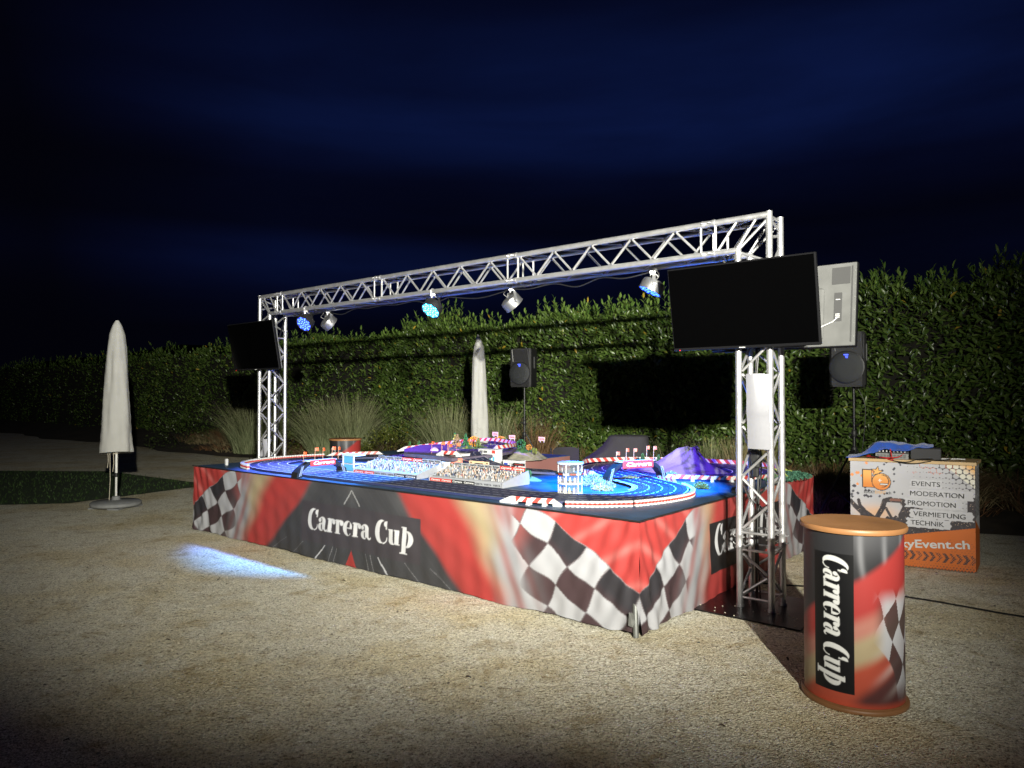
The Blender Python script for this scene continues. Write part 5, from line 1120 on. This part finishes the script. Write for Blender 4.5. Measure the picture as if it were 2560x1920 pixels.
for (a, b, c, d) in ((.50, .745, .155, .235), (.49, .985, .245, .335), (.46, .905, .340, .425), (.495, .985, .440, .528), (.47, .815, .527, .615)):
    m = (S > a+.006*np.sin(Tt*160))&(S < b+.006*np.sin(Tt*120+1))&(Tt > c+.003*np.sin(S*90))&(Tt < d+.003*np.sin(S*70)); col = np.where(m[..., None], np.array([.53, .53, .58]), col)
om = Tt > .79-.21*S; col = np.where(om[..., None], ORANGE*(1-.06*n1)[..., None], col)
for k in range(11):     # worn chevrons
    s0 = .43+k*.052; yy = (Tt-.885)/.045; xx = (S-s0)/.052-(.55-.55*np.abs(yy)); m = om&(np.abs(yy) < 1)&(xx > .05)&(xx < .58); wear = np.sin(X*310+k*3)*np.sin(Z*260+k) > .35+.3*math.sin(k*2.3); col = np.where((m&~wear)[..., None], np.array([.035, .03, .035]), col)
pd = .026; r2 = np.floor(Z/(pd*.8)); xo = X+(r2 % 2)*pd*.5; dd = np.hypot((xo/pd-np.floor(xo/pd)-.5)*pd, (Z/(pd*.8)-r2-.5)*pd*.8); m = om&(dd < .0012+.0075*smooth(.90, 1.02, Tt+.10*(S-.9)))&(Tt > .90)|om&(dd < .0022)&(S > .8)&(Tt > .70); col = np.where(m[..., None], np.array([.04, .03, .035]), col)
# the agency emblem: L, star and a smiling e, outlined in black
def inpolyM(poly): return inpoly(X, Z, poly)
def star(cx, cz, r0, r1, rot): return [(cx+(r0 if k % 2 == 0 else r1)*math.cos(rot+k*PI/5), cz+(r0 if k % 2 == 0 else r1)*math.sin(rot+k*PI/5)) for k in range(10)]
GOLD = lerp(np.broadcast_to(np.array([.82, .42, .12]), S.shape+(3,)), np.array([.70, .22, .04]), smooth(.1, .26, Tt))
ec = (.272, PH*(1-.196)); er = .078
def shape_e(gr): 
    d = np.hypot(X-ec[0], Z-ec[1]); return d < er+gr
def Lm(gr): return ((X > .112-gr)&(X < .185+gr)&(Z > PH*(1-.255)-gr)&(Z < PH*(1-.085)+gr))|((X > .112-gr)&(X < .235+gr)&(Z > PH*(1-.255)-gr)&(Z < PH*(1-.205)+gr))
K = np.array([.03, .03, .035])
for m, c in ((Lm(.006), K), (Lm(-.001), None), (inpolyM(star(.235, PH*(1-.098), .062, .027, R(80))), K), (inpolyM(star(.235, PH*(1-.098), .048, .020, R(80))), None), (shape_e(.006), K), (shape_e(-.001), None)):
    col = np.where(m[..., None], c if c is not None else GOLD, col)
ring = (np.abs(np.hypot(X-ec[0]-.006, Z-ec[1]-.008)-.058) < .004)&(X > ec[0]); col = np.where(ring[..., None], K, col)
mouth = (np.hypot(X-ec[0]-.014, Z-ec[1]+.002) < .050)&(Z < ec[1]-.012)&(Z > ec[1]-.034)&(X > ec[0]-.012); col = np.where(mouth[..., None], K, col); mouth2 = (np.hypot(X-ec[0]-.014, Z-ec[1]+.002) < .045)&(Z < ec[1]-.016)&(Z > ec[1]-.030)&(X > ec[0]-.007); col = np.where(mouth2[..., None], np.array([.75, .75, .75]), col)
eye = ((np.abs(X-ec[0]+.012) < .004)|(np.abs(Z-ec[1]-.014) < .004))&(np.abs(X-ec[0]+.012)+np.abs(Z-ec[1]-.014) < .017); col = np.where(eye[..., None], np.array([.78, .78, .76]), col)
bul = .006*np.sin(S*PI)+.002*np.sin(X*15+Z*6)
P = np.stack([X, -bul, Z], -1).reshape(-1, 3); fr = obj('printed_front', npmesh('printed_front', P, gridquads(nx, nz), col.reshape(-1, 3), smooth=True), mat('printed fabric panel', attr=True, rough=.6, bump=.06, bscale=500), promo)
def ptext(body, s0, s1, t, size, m, bold=.01, rot=0.0):
    x0, x1 = s0*PW, s1*PW; c, s_ = math.cos(rot), math.sin(rot)
    text_part('lettering', body, size, m, fr, FM(((x0+x1)/2, -.0105-.0, PH*(1-t)), (c, 0, s_), (-s_, 0, c)), bold, 0, width=x1-x0)
ptext('EVENTS', .512, .735, .195, .062, M_lettblack, 0.0); ptext('MODERATION', .500, .918, .290, .062, M_lettblack, 0.0); ptext('PROMOTION', .480, .855, .383, .062, M_lettblack, 0.0); ptext('VERMIETUNG', .525, .930, .484, .062, M_lettblack, 0.0); ptext('TECHNIK', .502, .762, .571, .062, M_lettblack, 0.0)
ptext('LuckyEvent.ch', .235, .955, .773, .105, M_lettwhite, .022, R(4.5))
ptext('LUCKY', .120, .210, .302, .040, M_lettblack, .0); ptext('EVENT', .213, .302, .302, .040, mat('gold lettering', (.75, .42, .16), .5), .006); ptext('.ch', .306, .345, .302, .040, M_lettblack, .0)
side = MB()
nxs = 30; nzs = 90
Ys, Zs = np.meshgrid(np.linspace(0, .44, nxs), np.linspace(.004, PH, nzs), indexing='ij'); ts = 1-Zs/PH; c2 = np.where((ts > .50+.35*Ys)[..., None], ORANGE, np.array([.55, .55, .57])); dts = (np.sin(Ys*150)*np.sin(Zs*150) > .1)&(ts < .5); c2 = np.where(dts[..., None], np.array([.03, .03, .04]), c2)
obj('printed_side', npmesh('printed_side', np.stack([PW+Ys*.09+.001, Ys, Zs], -1).reshape(-1, 3), gridquads(nxs, nzs), c2.reshape(-1, 3)), mat('printed fabric panel'), promo)
mb = MB(); mb.quad((0, 0, .004), (0, .44, .004), (0, .44, PH), (0, 0, PH)); obj('left_side', mb, M_grey, promo)
mb = MB(); mb.prism([(-.012, -.022), (PW+.012, -.022), (PW+.06, .47), (-.012, .47)], PH+.002, PH+.030); obj('wooden_top', mb, mat('pale beech top', (.50, .34, .17), .45, 0, .12, 6), promo)
mb = MB(); mb.box((PW/2, .38, .5), (PW-.06, .02, .9)); obj('back_frame', mb, M_black, promo)
def PL(x, y, z=0.0): c, s = math.cos(R(-32)), math.sin(R(-32)); return (3.335+x*c-y*s, 7.02+x*s+y*c, z)
ZP = PH+.030
root = thing('audio_mixer', 'grey audio mixer under the blue cloth on the event counter', 'mixer', PL(.36, .20, ZP), R(-32))
mb = MB(); mb.prism([(-.15, 0), (.15, 0), (.15, .085), (-.15, .05)], -.14, .14, Matrix(((0, 0, 1, 0), (1, 0, 0, 0), (0, 1, 0, 0), (0, 0, 0, 1)))); obj('body', mb, mat('mixer grey', (.22, .22, .22), .5), root)
mb = MB()
for i in range(9):
    for j in range(2): mb.box((-.115+i*.028, -.1535, .016+j*.018), (.020, .006, .012))
obj('front_sockets', mb, M_tvback, root)
mb = MB()
for i in range(8):
    for j in range(4): mb.lathe([(.008, 0), (.007, .016), (0, .016)], 8, Matrix.Translation((-.11+i*.031, -.10+j*.055, .062+j*.011)))
obj('knob', mb, M_white, root)
mb = MB(); mb.bbox((0, 0, .0), (.25, .22, .105), .006); o = obj('foam_case', mb, M_dgrey, loc=PL(.64, .21, ZP+.053), rot=(0, 0, R(-32))); tag(o, 'dark grey box beside the blue cloth on the event counter', 'box')
mb = MB(); mb.tube([(0, 0, 0), (.06, .0, .004), (.12, -.01, .002)], .006, 6); mb.bbox((-.04, 0, 0), (.07, .03, .012), .004); o = obj('cable_plug', mb, M_white, loc=PL(.84, .18, ZP+.010), rot=(0, 0, R(-32)), smooth=True); tag(o, 'white plug lying on the event counter right of the grey box', 'plug')
# blue fleece: a sagging sheet over the mixer, corner tucked over the counter's left end
n = 60; X2, Y2 = np.meshgrid(np.linspace(-.035, .70, n), np.linspace(0, 1, 40), indexing='ij')
base = np.interp(X2, [-.04, .03, .09, .14, .20, .30, .42, .52, .60, .70], [.006, .012, .035, .085, .140, .158, .142, .126, .140, .122]); k_ = np.ones(7)/7
base = np.apply_along_axis(lambda r: np.convolve(np.pad(r, 3, mode='edge'), k_, 'valid'), 0, base)
yf = np.interp(X2, [-.04, .06, .14, .30, .55, .70], [-.012, .0, .02, .035, .07, .17]); YY = yf+(.43-yf)*Y2+.008*np.sin(X2*38)*(1-Y2)
drop = np.minimum(base-.004, np.interp(X2, [-.04, .12, .2, .45, .6, .7], [.0, .03, .075, .055, .02, .004]))*(1-smooth(.0, .22, Y2))+.10*smooth(.75, 1.0, Y2)*smooth(.1, .3, X2)
hz2 = base-drop+.006*np.sin(X2*26+Y2*5)+.005*np.sin(X2*47-Y2*11)*smooth(.1, .2, X2); hz2 = np.maximum(hz2, .004); hz2 = np.where((X2 > .515)&(YY > .09), np.maximum(hz2, .112), hz2)
o = obj('blue_cloth', npmesh('blue_cloth', np.stack([X2, YY, hz2], -1).reshape(-1, 3), gridquads(n, 40), smooth=True), M_bluecloth, loc=PL(0, 0, ZP+.002), rot=(0, 0, R(-32))); tag(o, 'royal blue fleece cloth thrown over the mixer on the event counter', 'cloth')
sm_ = o.modifiers.new('thickness', 'SOLIDIFY'); sm_.thickness = .006
for i, (m, pts, lab) in enumerate(((M_redcable, [(.14, .06, .012), (.22, .02, .010), (.30, -.015, .008), (.37, -.028, -.01), (.36, .0, .03), (.35, .03, .09)], 'red cable looped over the front edge of the event counter'), (M_cable, [(.16, .05, .015), (.26, .0, .008), (.40, -.03, -.02), (.50, -.03, -.022), (.58, -.02, .006), (.70, .06, .008)], 'black cable sagging over the front edge of the event counter'), (M_cable, [(.18, .06, .02), (.30, .0, .006), (.44, -.03, -.03), (.56, -.03, -.034), (.66, -.028, -.012), (.80, .04, .008), (.84, .12, .01)], 'black cable hanging lowest in front of the event counter top'), (M_redcable, [(.15, .08, .02), (.25, .03, .012), (.33, .0, .008), (.42, .01, .02), (.46, .08, .05)], 'thin red cable lying on the event counter by the mixer'))):
    cable('mixer_cable', [PL(x, y, ZP+z+.004) for x, y, z in pts], .005, m, lab)

# ================================================================== UMBRELLAS
def umbrella(x, y, prof, label, rot=0.0, lean=(0, 0), seed=1, base=True, top_shift=(0, 0)):
    root = thing('closed_umbrella', label, 'umbrella', (x, y, 0), rot, 'closed garden umbrellas under grey covers')
    n = 56; zs = np.linspace(0, 1, 60); zz0 = [p[1] for p in prof]; tt = np.linspace(0, 1, len(prof)); vs = []
    for t in zs:
        z = np.interp(t, tt, zz0); r = np.interp(z, zz0, [p[0] for p in prof]); 
        for k in range(n):
            a = 2*PI*k/n; f = 1+.04*math.sin(3*a+seed+z*1.5)+.07*(abs(math.sin(3.5*a-z*.7+seed))-.6)+.03*math.sin(5*a-z*3+seed)+.018*math.sin(9*a+z*7)+.012*math.sin(z*38+4*a)*math.sin(a+1); f = 1+(f-1)*min(1, max(0, (prof[-1][1]-z)/.5))
            vs.append((math.cos(a)*r*f+lean[0]*(z-.8)+top_shift[0]*max(t-.85, 0)*6, math.sin(a)*r*.9*f+lean[1]*(z-.8), z+.03*math.cos(a+seed)*(1-t)))
    mb = MB(); m = len(zs); mb.add(vs, [(i*n+k, i*n+(k+1) % n, (i+1)*n+(k+1) % n, (i+1)*n+k) for i in range(m-1) for k in range(n)]+[tuple(range((m-1)*n, m*n))]); cv = obj('cover', mb, M_cover, root, smooth=True)
    mb = MB(); r0 = prof[0][0]; mb.box((-r0*.72, -r0*.62, prof[0][1]+.17), (.03, .004, .006)); obj('label_tag', mb, M_black, cv)
    mb = MB()
    for i, (dx, l) in enumerate(((-.11, .24), (-.08, .78), (-.03, .30))):
        mb.tube([(dx, -.03, prof[0][1]+.03), (dx+.012, -.035, prof[0][1]-l*.5), (dx-.004, -.03, prof[0][1]-l*.9)], .0045, 5)
    mb.tube([(-.03, -.03, prof[0][1]-.02), (.0, -.03, prof[0][1]+.0), (.03, -.02, prof[0][1]-.01)], .008, 5); obj('tie_cord', mb, mat('cream cord', (.55, .50, .40), .8), cv)
    mb = MB(); mb.tube([(0, 0, .45), (0, 0, prof[0][1]+.3)], .0185, 14); mb.tube([(0, 0, .08), (0, 0, .46)], .0155, 14); obj('pole', mb, M_whitem, root, smooth=True)
    mb = MB(); mb.tube([(0, 0, .44), (0, 0, .50)], .025, 14); mb.tube([(0, 0, .47), (-.05, -.02, .47)], .010, 8); obj('pole_collar', mb, M_black, root, smooth=True)
    mb = MB(); mb.lathe([(.0, .02), (.31, .02), (.335, .04), (.335, .075), (.31, .095), (.12, .105), (.06, .112), (.05, .16), (.03, .165), (0, .165)], 48)
    for k in range(4): a = k*PI/2+.5; mb.box((math.cos(a)*.24, math.sin(a)*.24, .010), (.16, .16, .02), Matrix.Rotation(0, 4, 'Z'))
    obj('base', mb, M_pot, root, smooth=True)
umbrella(-5.757, 10.36, [(.222, .79), (.200, 1.1), (.176, 1.5), (.150, 1.95), (.128, 2.3), (.104, 2.52), (.062, 2.65), (.022, 2.72)], 'closed umbrella in pale cover standing by the lawn at far left', 0, (-.005, 0), 1.0)
umbrella(-.566, 12.6, [(.158, .79), (.150, 1.2), (.138, 1.6), (.124, 2.0), (.112, 2.3), (.085, 2.5), (.045, 2.62), (.015, 2.71)], 'closed umbrella in pale cover standing behind the table before the hedge', R(25), (-.012, 0), 2.6, top_shift=(-.02, 0))

# ================================================================== LOUDSPEAKERS ON STANDS
M_spk = mat('speaker cabinet', (.008, .008, .009), .55, 0, .1, 30, .1, 300); M_grille = mat('speaker grille', (.013, .015, .017), .6, .1, .1, 60, .3, 500); M_horn = mat('speaker waveguide', (.06, .06, .063), .45)
M_logo = mat('blue lit logo', (.02, .03, .3), .4, emit=(.06, .10, 1.0), estr=3.0)
def loudspeaker(x, y, z, rot, label):
    root = thing('loudspeaker', label, 'loudspeaker', (x, y, z), rot, 'black loudspeakers on tripod stands')
    w, d, h = .40, .36, .66
    mb = MB(); sec = [(-w/2+.03, -d/2), (w/2-.03, -d/2), (w/2, -d/2+.03), (w/2-.05, d/2), (-w/2+.05, d/2), (-w/2, -d/2+.03)]
    mb.prism(sec, .02, h-.02); mb.prism([(p*.95, q*.95) for p, q in sec], 0, .02); mb.prism([(p*.95, q*.95) for p, q in sec], h-.02, h); obj('cabinet', mb, M_spk, root)
    MF = FM((0, -d/2, .235), (1, 0, 0), (0, 0, 1))
    mb = MB(); mb.lathe([(.192, 0), (.192, .012), (.180, .018), (.09, .024), (0, .026)], 40, MF); gr = obj('grille', mb, M_grille, root, smooth=True)
    mb = MB(); mb.lathe([(.192, .0), (.198, .004), (.198, .014), (.190, .016)], 40, MF); obj('grille_ring', mb, M_blackm, gr, smooth=True)
    mb = MB(); y0 = -d/2-.004; mb.add([(-.155, y0, .645), (.13, y0, .645), (.06, y0+.0, .44), (-.13, y0, .43), (-.05, y0+.05, .60), (.05, y0+.05, .60), (.02, y0+.03, .47), (-.06, y0+.03, .47)], [(0, 4, 5, 1), (1, 5, 6, 2), (2, 6, 7, 3), (3, 7, 4, 0), (4, 7, 6, 5)]); obj('waveguide', mb, M_horn, root)
    mb = MB(); mb.tube([(.145, y0, .64), (.185, y0, .36)], .004, 6); mb.tube([(.185, y0, .62), (.188, y0, .34)], .004, 6); obj('front_rib', mb, M_horn, root)
    mb = MB(); mb.box((.0, y0-.027, .385), (.050, .008, .011)); mb.box((.006, y0-.027, .366), (.030, .008, .012)); mb.box((.008, y0-.027, .349), (.022, .008, .008)); obj('lit_logo', mb, M_logo, root)
    mb = MB(); mb.box((w/2-.02, .02, .42), (.012, .03, .20)); obj('side_handle', mb, M_horn, root)
def speaker_stand(x, y, top, rot, label):
    root = thing('speaker_stand', label, 'speaker stand', (x, y, 0), rot, 'black tripod speaker stands')
    mb = MB(); mb.tube([(0, 0, 1.15), (0, 0, top+.03)], .0165, 12); mb.tube([(0, 0, .22), (0, 0, 1.16)], .020, 12); obj('pole', mb, M_blackm, root, smooth=True)
    mb = MB(); mb.lathe([(.026, 1.12), (.032, 1.13), (.032, 1.19), (.024, 1.20)], 14); mb.tube([(0, 0, 1.16), (-.06, -.03, 1.16)], .009, 8); obj('collar', mb, M_black, root, smooth=True)
    mb = MB(); mb.lathe([(.03, .92), (.036, .93), (.036, .99), (.028, 1.0)], 14); mb.lathe([(.028, .24), (.034, .25), (.034, .30), (.028, .31)], 14); obj('hub', mb, M_black, root, smooth=True)
    for k in range(3):
        a = k*2*PI/3+.35; c, s = math.cos(a), math.sin(a); mb = MB(); mb.tube([(c*.03, s*.03, .96), (c*.55, s*.55, .02)], .0125, 10); lg = obj('leg', mb, M_blackm, root, smooth=True)
        mb = MB(); mb.tube([(c*.54, s*.54, .04), (c*.56, s*.56, 0.0)], .018, 10); obj('rubber_foot', mb, M_black, lg, smooth=True)
        mb = MB(); mb.tube([(c*.03, s*.03, .28), (c*.30, s*.30, .46)], .008, 8); obj('brace', mb, M_blackm, lg, smooth=True)
loudspeaker(.216, 12.3, 1.775, R(-27), 'black loudspeaker right of the umbrella before the hedge'); speaker_stand(.216, 12.3, 1.775, R(-27), 'black tripod stand under the loudspeaker right of the umbrella')
loudspeaker(4.13, 8.67, 1.725, R(-38), 'black loudspeaker above the event counter at right'); speaker_stand(4.17, 8.67, 1.725, R(-20), 'black tripod stand rising behind the event counter')
cable('speaker_cable', [(4.20, 8.68, 1.75), (4.28, 8.62, 1.5), (4.27, 8.64, 1.1), (4.22, 8.66, .5), (4.3, 8.4, .01)], .004, M_cable, 'thin black lead hanging from the right loudspeaker')

# ================================================================== CHAIR, COVERED MACHINE, PAPERS, GROUND CABLE
root = thing('folding_chair', 'black folding chair with rounded backrest behind the table', 'chair', (.80, 10.7, 0), R(12))
n = 14; mb = MB(); vs = []
for i in range(n+1):
    x = -.20+.40*i/n; bow = .05*(2*i/n-1)**2; e_ = .02*(abs(2*i/n-1)**6)*2
    for yy in (0, .012): vs += [(x, yy-bow, .63+e_), (x, yy-bow, .85-e_)]
for i in range(n):
    k = i*4; mb.add([], []); 
mb.v = vs; mb.f = [f for i in range(n) for f in ((i*4, i*4+4, i*4+5, i*4+1), (i*4+2, i*4+3, i*4+7, i*4+6), (i*4+1, i*4+5, i*4+7, i*4+3), (i*4, i*4+2, i*4+6, i*4+4))]+[(0, 1, 3, 2), (n*4, n*4+2, n*4+3, n*4+1)]
obj('backrest', mb, M_blackcloth, root, smooth=True)
mb = MB(); mb.bbox((0, -.22, .45), (.42, .40, .03), .01); obj('seat', mb, M_blackcloth, root)
for sx in (-1, 1):
    mb = MB(); mb.tube([(sx*.215, .03, .84), (sx*.215, -.04, .5), (sx*.215, -.42, 0)], .012, 8); obj('front_leg', mb, M_blackm, root, smooth=True)
    mb = MB(); mb.tube([(sx*.20, -.38, .44), (sx*.20, .10, .0)], .011, 8); obj('rear_leg', mb, M_blackm, root, smooth=True)
mb = MB(); mb.tube([(-.215, -.28, .18), (.215, -.28, .18)], .009, 8); obj('stretcher', mb, M_blackm, root, smooth=True)
# machine under a black sheet
root = thing('covered_machine', 'bulky machine hidden under a dark sheet with pale piping behind the table', 'covered machine', (1.36, 9.05, 0), R(-14))
n = 72; rings = [(.05, .54, .36, -.05), (.35, .53, .35, -.05), (.60, .50, .34, -.06), (.74, .47, .32, -.05), (.80, .43, .29, -.03), (.88, .36, .25, .03), (.98, .295, .21, .085), (1.06, .262, .185, .11), (1.105, .245, .17, .12), (1.118, .22, .15, .12), (1.12, .0, .0, .12)]
zz = np.linspace(0, 1, 44); tt = np.linspace(0, 1, len(rings)); vs = []
for t in zz:
    z, a_, b_, c_ = (np.interp(t, tt, [r[k] for r in rings]) for k in range(4))
    for k in range(n):
        a = 2*PI*k/n; ca, sa = math.cos(a), math.sin(a); p = 2/3.2; x = abs(ca)**p*math.copysign(1, ca)*a_; y = abs(sa)**p*math.copysign(1, sa)*b_
        f = 1+(.06*math.sin(7*a+z*4)+.05*(abs(math.sin(6*a-z*5))-.6)+.03*math.sin(17*a-z*8))*max(0, min(1, (1.08-z)*1.6)); vs.append((x*f+c_, y*f, z+.012*math.sin(5*a)*(z < .9)))
mb = MB(); mb.add(vs, [(i*n+k, i*n+(k+1) % n, (i+1)*n+(k+1) % n, (i+1)*n+k) for i in range(len(zz)-1) for k in range(n)]); obj('sheet', mb, M_blackcloth, root, smooth=True)
mb = MB(); c = catmull([(-.50, -.30, .66, 0), (-.42, -.38, .76, 0), (-.28, -.37, .72, 0), (-.15, -.38, .78, 0), (.05, -.37, .77, 0), (.2, -.36, .70, 0), (.34, -.35, .72, 0)], 10); mb.tube([tuple(p[:3]) for p in c], .006, 6)
c = catmull([(-.50, -.30, .66, 0), (-.44, -.36, .55, 0), (-.36, -.38, .45, 0)], 10); mb.tube([tuple(p[:3]) for p in c], .006, 6); obj('piping', mb, M_tvback, root, smooth=True)
mb = MB(); mb.bbox((.05, -.33, .66), (.40, .10, .05), .015, Matrix.Rotation(.05, 4, 'Y')); obj('red_panel', mb, M_red, root)
# stapled sheets on the right tower
root = thing('paper_sheets', 'long white stapled paper sheets hung on the right truss leg', 'paper', G(.055, -.205, 1.215), RZ+R(-12))
def sheet_mesh(w, h, kx, off, skew):
    nx, nz = 14, 30; X, Z = np.meshgrid(np.linspace(0, 1, nx), np.linspace(0, 1, nz), indexing='ij'); x = X*w*(1-.30*Z**1.5)-.5*w+skew*Z; y = off-.010*np.sin(X*PI)-.022*np.exp(-np.abs(Z-.5)/.10)*(.4+.6*X)+.05*np.clip(X-.55, 0, 1)*np.clip(Z-.55, 0, 1)*4+.02*(1-Z)
    return npmesh('sheet', np.stack([x, y, Z*h], -1).reshape(-1, 3), gridquads(nx, nz), smooth=True)
s1 = obj('front_sheet', sheet_mesh(.19, .56, 0, 0, .0), M_paper, root); s2 = obj('rear_sheet', sheet_mesh(.185, .555, 0, .012, .035), M_paper, root)
mb = MB()
for k in range(58):
    z = .535-k*.0068
    if .255 < z < .285: continue
    wl = .125 if k % 7 else .08
    t = z/.56; 
    for a, b in ((-.075, -.01), (.0, .05)): 
        y = -.0235-.02*math.sin(.5*PI)+.02*math.sin(t*6)*.4+.02*(1-t)-.0; 
obj('fold_line', (lambda m_: (m_.box((-.005, -.004, .283), (.16, .001, .001)), m_)[1])(MB()), M_grey, s1)
mb = MB(); mb.box((-.05, -.006, .548), (.014, .002, .0015)); obj('staple', mb, M_dull, s1)
root = thing('paper_sheets', 'small crumpled white note fixed low on the left truss leg', 'paper', G(XL+.035, -.16, .80), RZ+R(10)); nX = 10
X, Z = np.meshgrid(np.linspace(0, 1, nX), np.linspace(0, 1, nX), indexing='ij'); obj('note', npmesh('note', np.stack([X*.15-.07+Z*.05, .03*np.sin(X*5+Z*3), Z*.24], -1).reshape(-1, 3), gridquads(nX, nX), smooth=True), M_paper, root)
cable('ground_cable', [(1.6, 6.35, .012), (2.3, 6.05, .010), (2.9, 5.95, .012), (3.05, 5.80, .010), (3.15, 5.69, .010), (3.3, 5.56, .012), (3.45, 5.42, .010), (3.71, 5.18, .010), (4.3, 4.75, .010)], .007, M_cable, 'thin black cable lying across the gravel at the right')
# dead leaves strewn over the gravel
mb_l = []
for i in range(16):
    x, y = random.uniform(-3, 3.5), random.uniform(3.1, 7); vs, f, c = leaves(np.array([[0, 0, .006]]), np.array([[math.cos(i), math.sin(i), .1]]), np.array([[.1, .1, 1.]]), np.array([random.uniform(.02, .045)]), np.array([.018]), np.array([[.06, .04, .02]]), .3)
    if inpoly(np.array([x]), np.array([y]), [T(0, -.1)[:2], T(6.2, -.1)[:2], T(6.2, 4)[:2], T(-.1, 4)[:2], T(-.9, 1)[:2]])[0]: continue
    o = obj('fallen_leaf', npmesh('fallen_leaf', vs, f, c), M_blade, loc=(x, y, 0)); tag(o, 'tiny dark dead leaf lying on the gravel', 'leaf', 'dead leaves on the gravel')
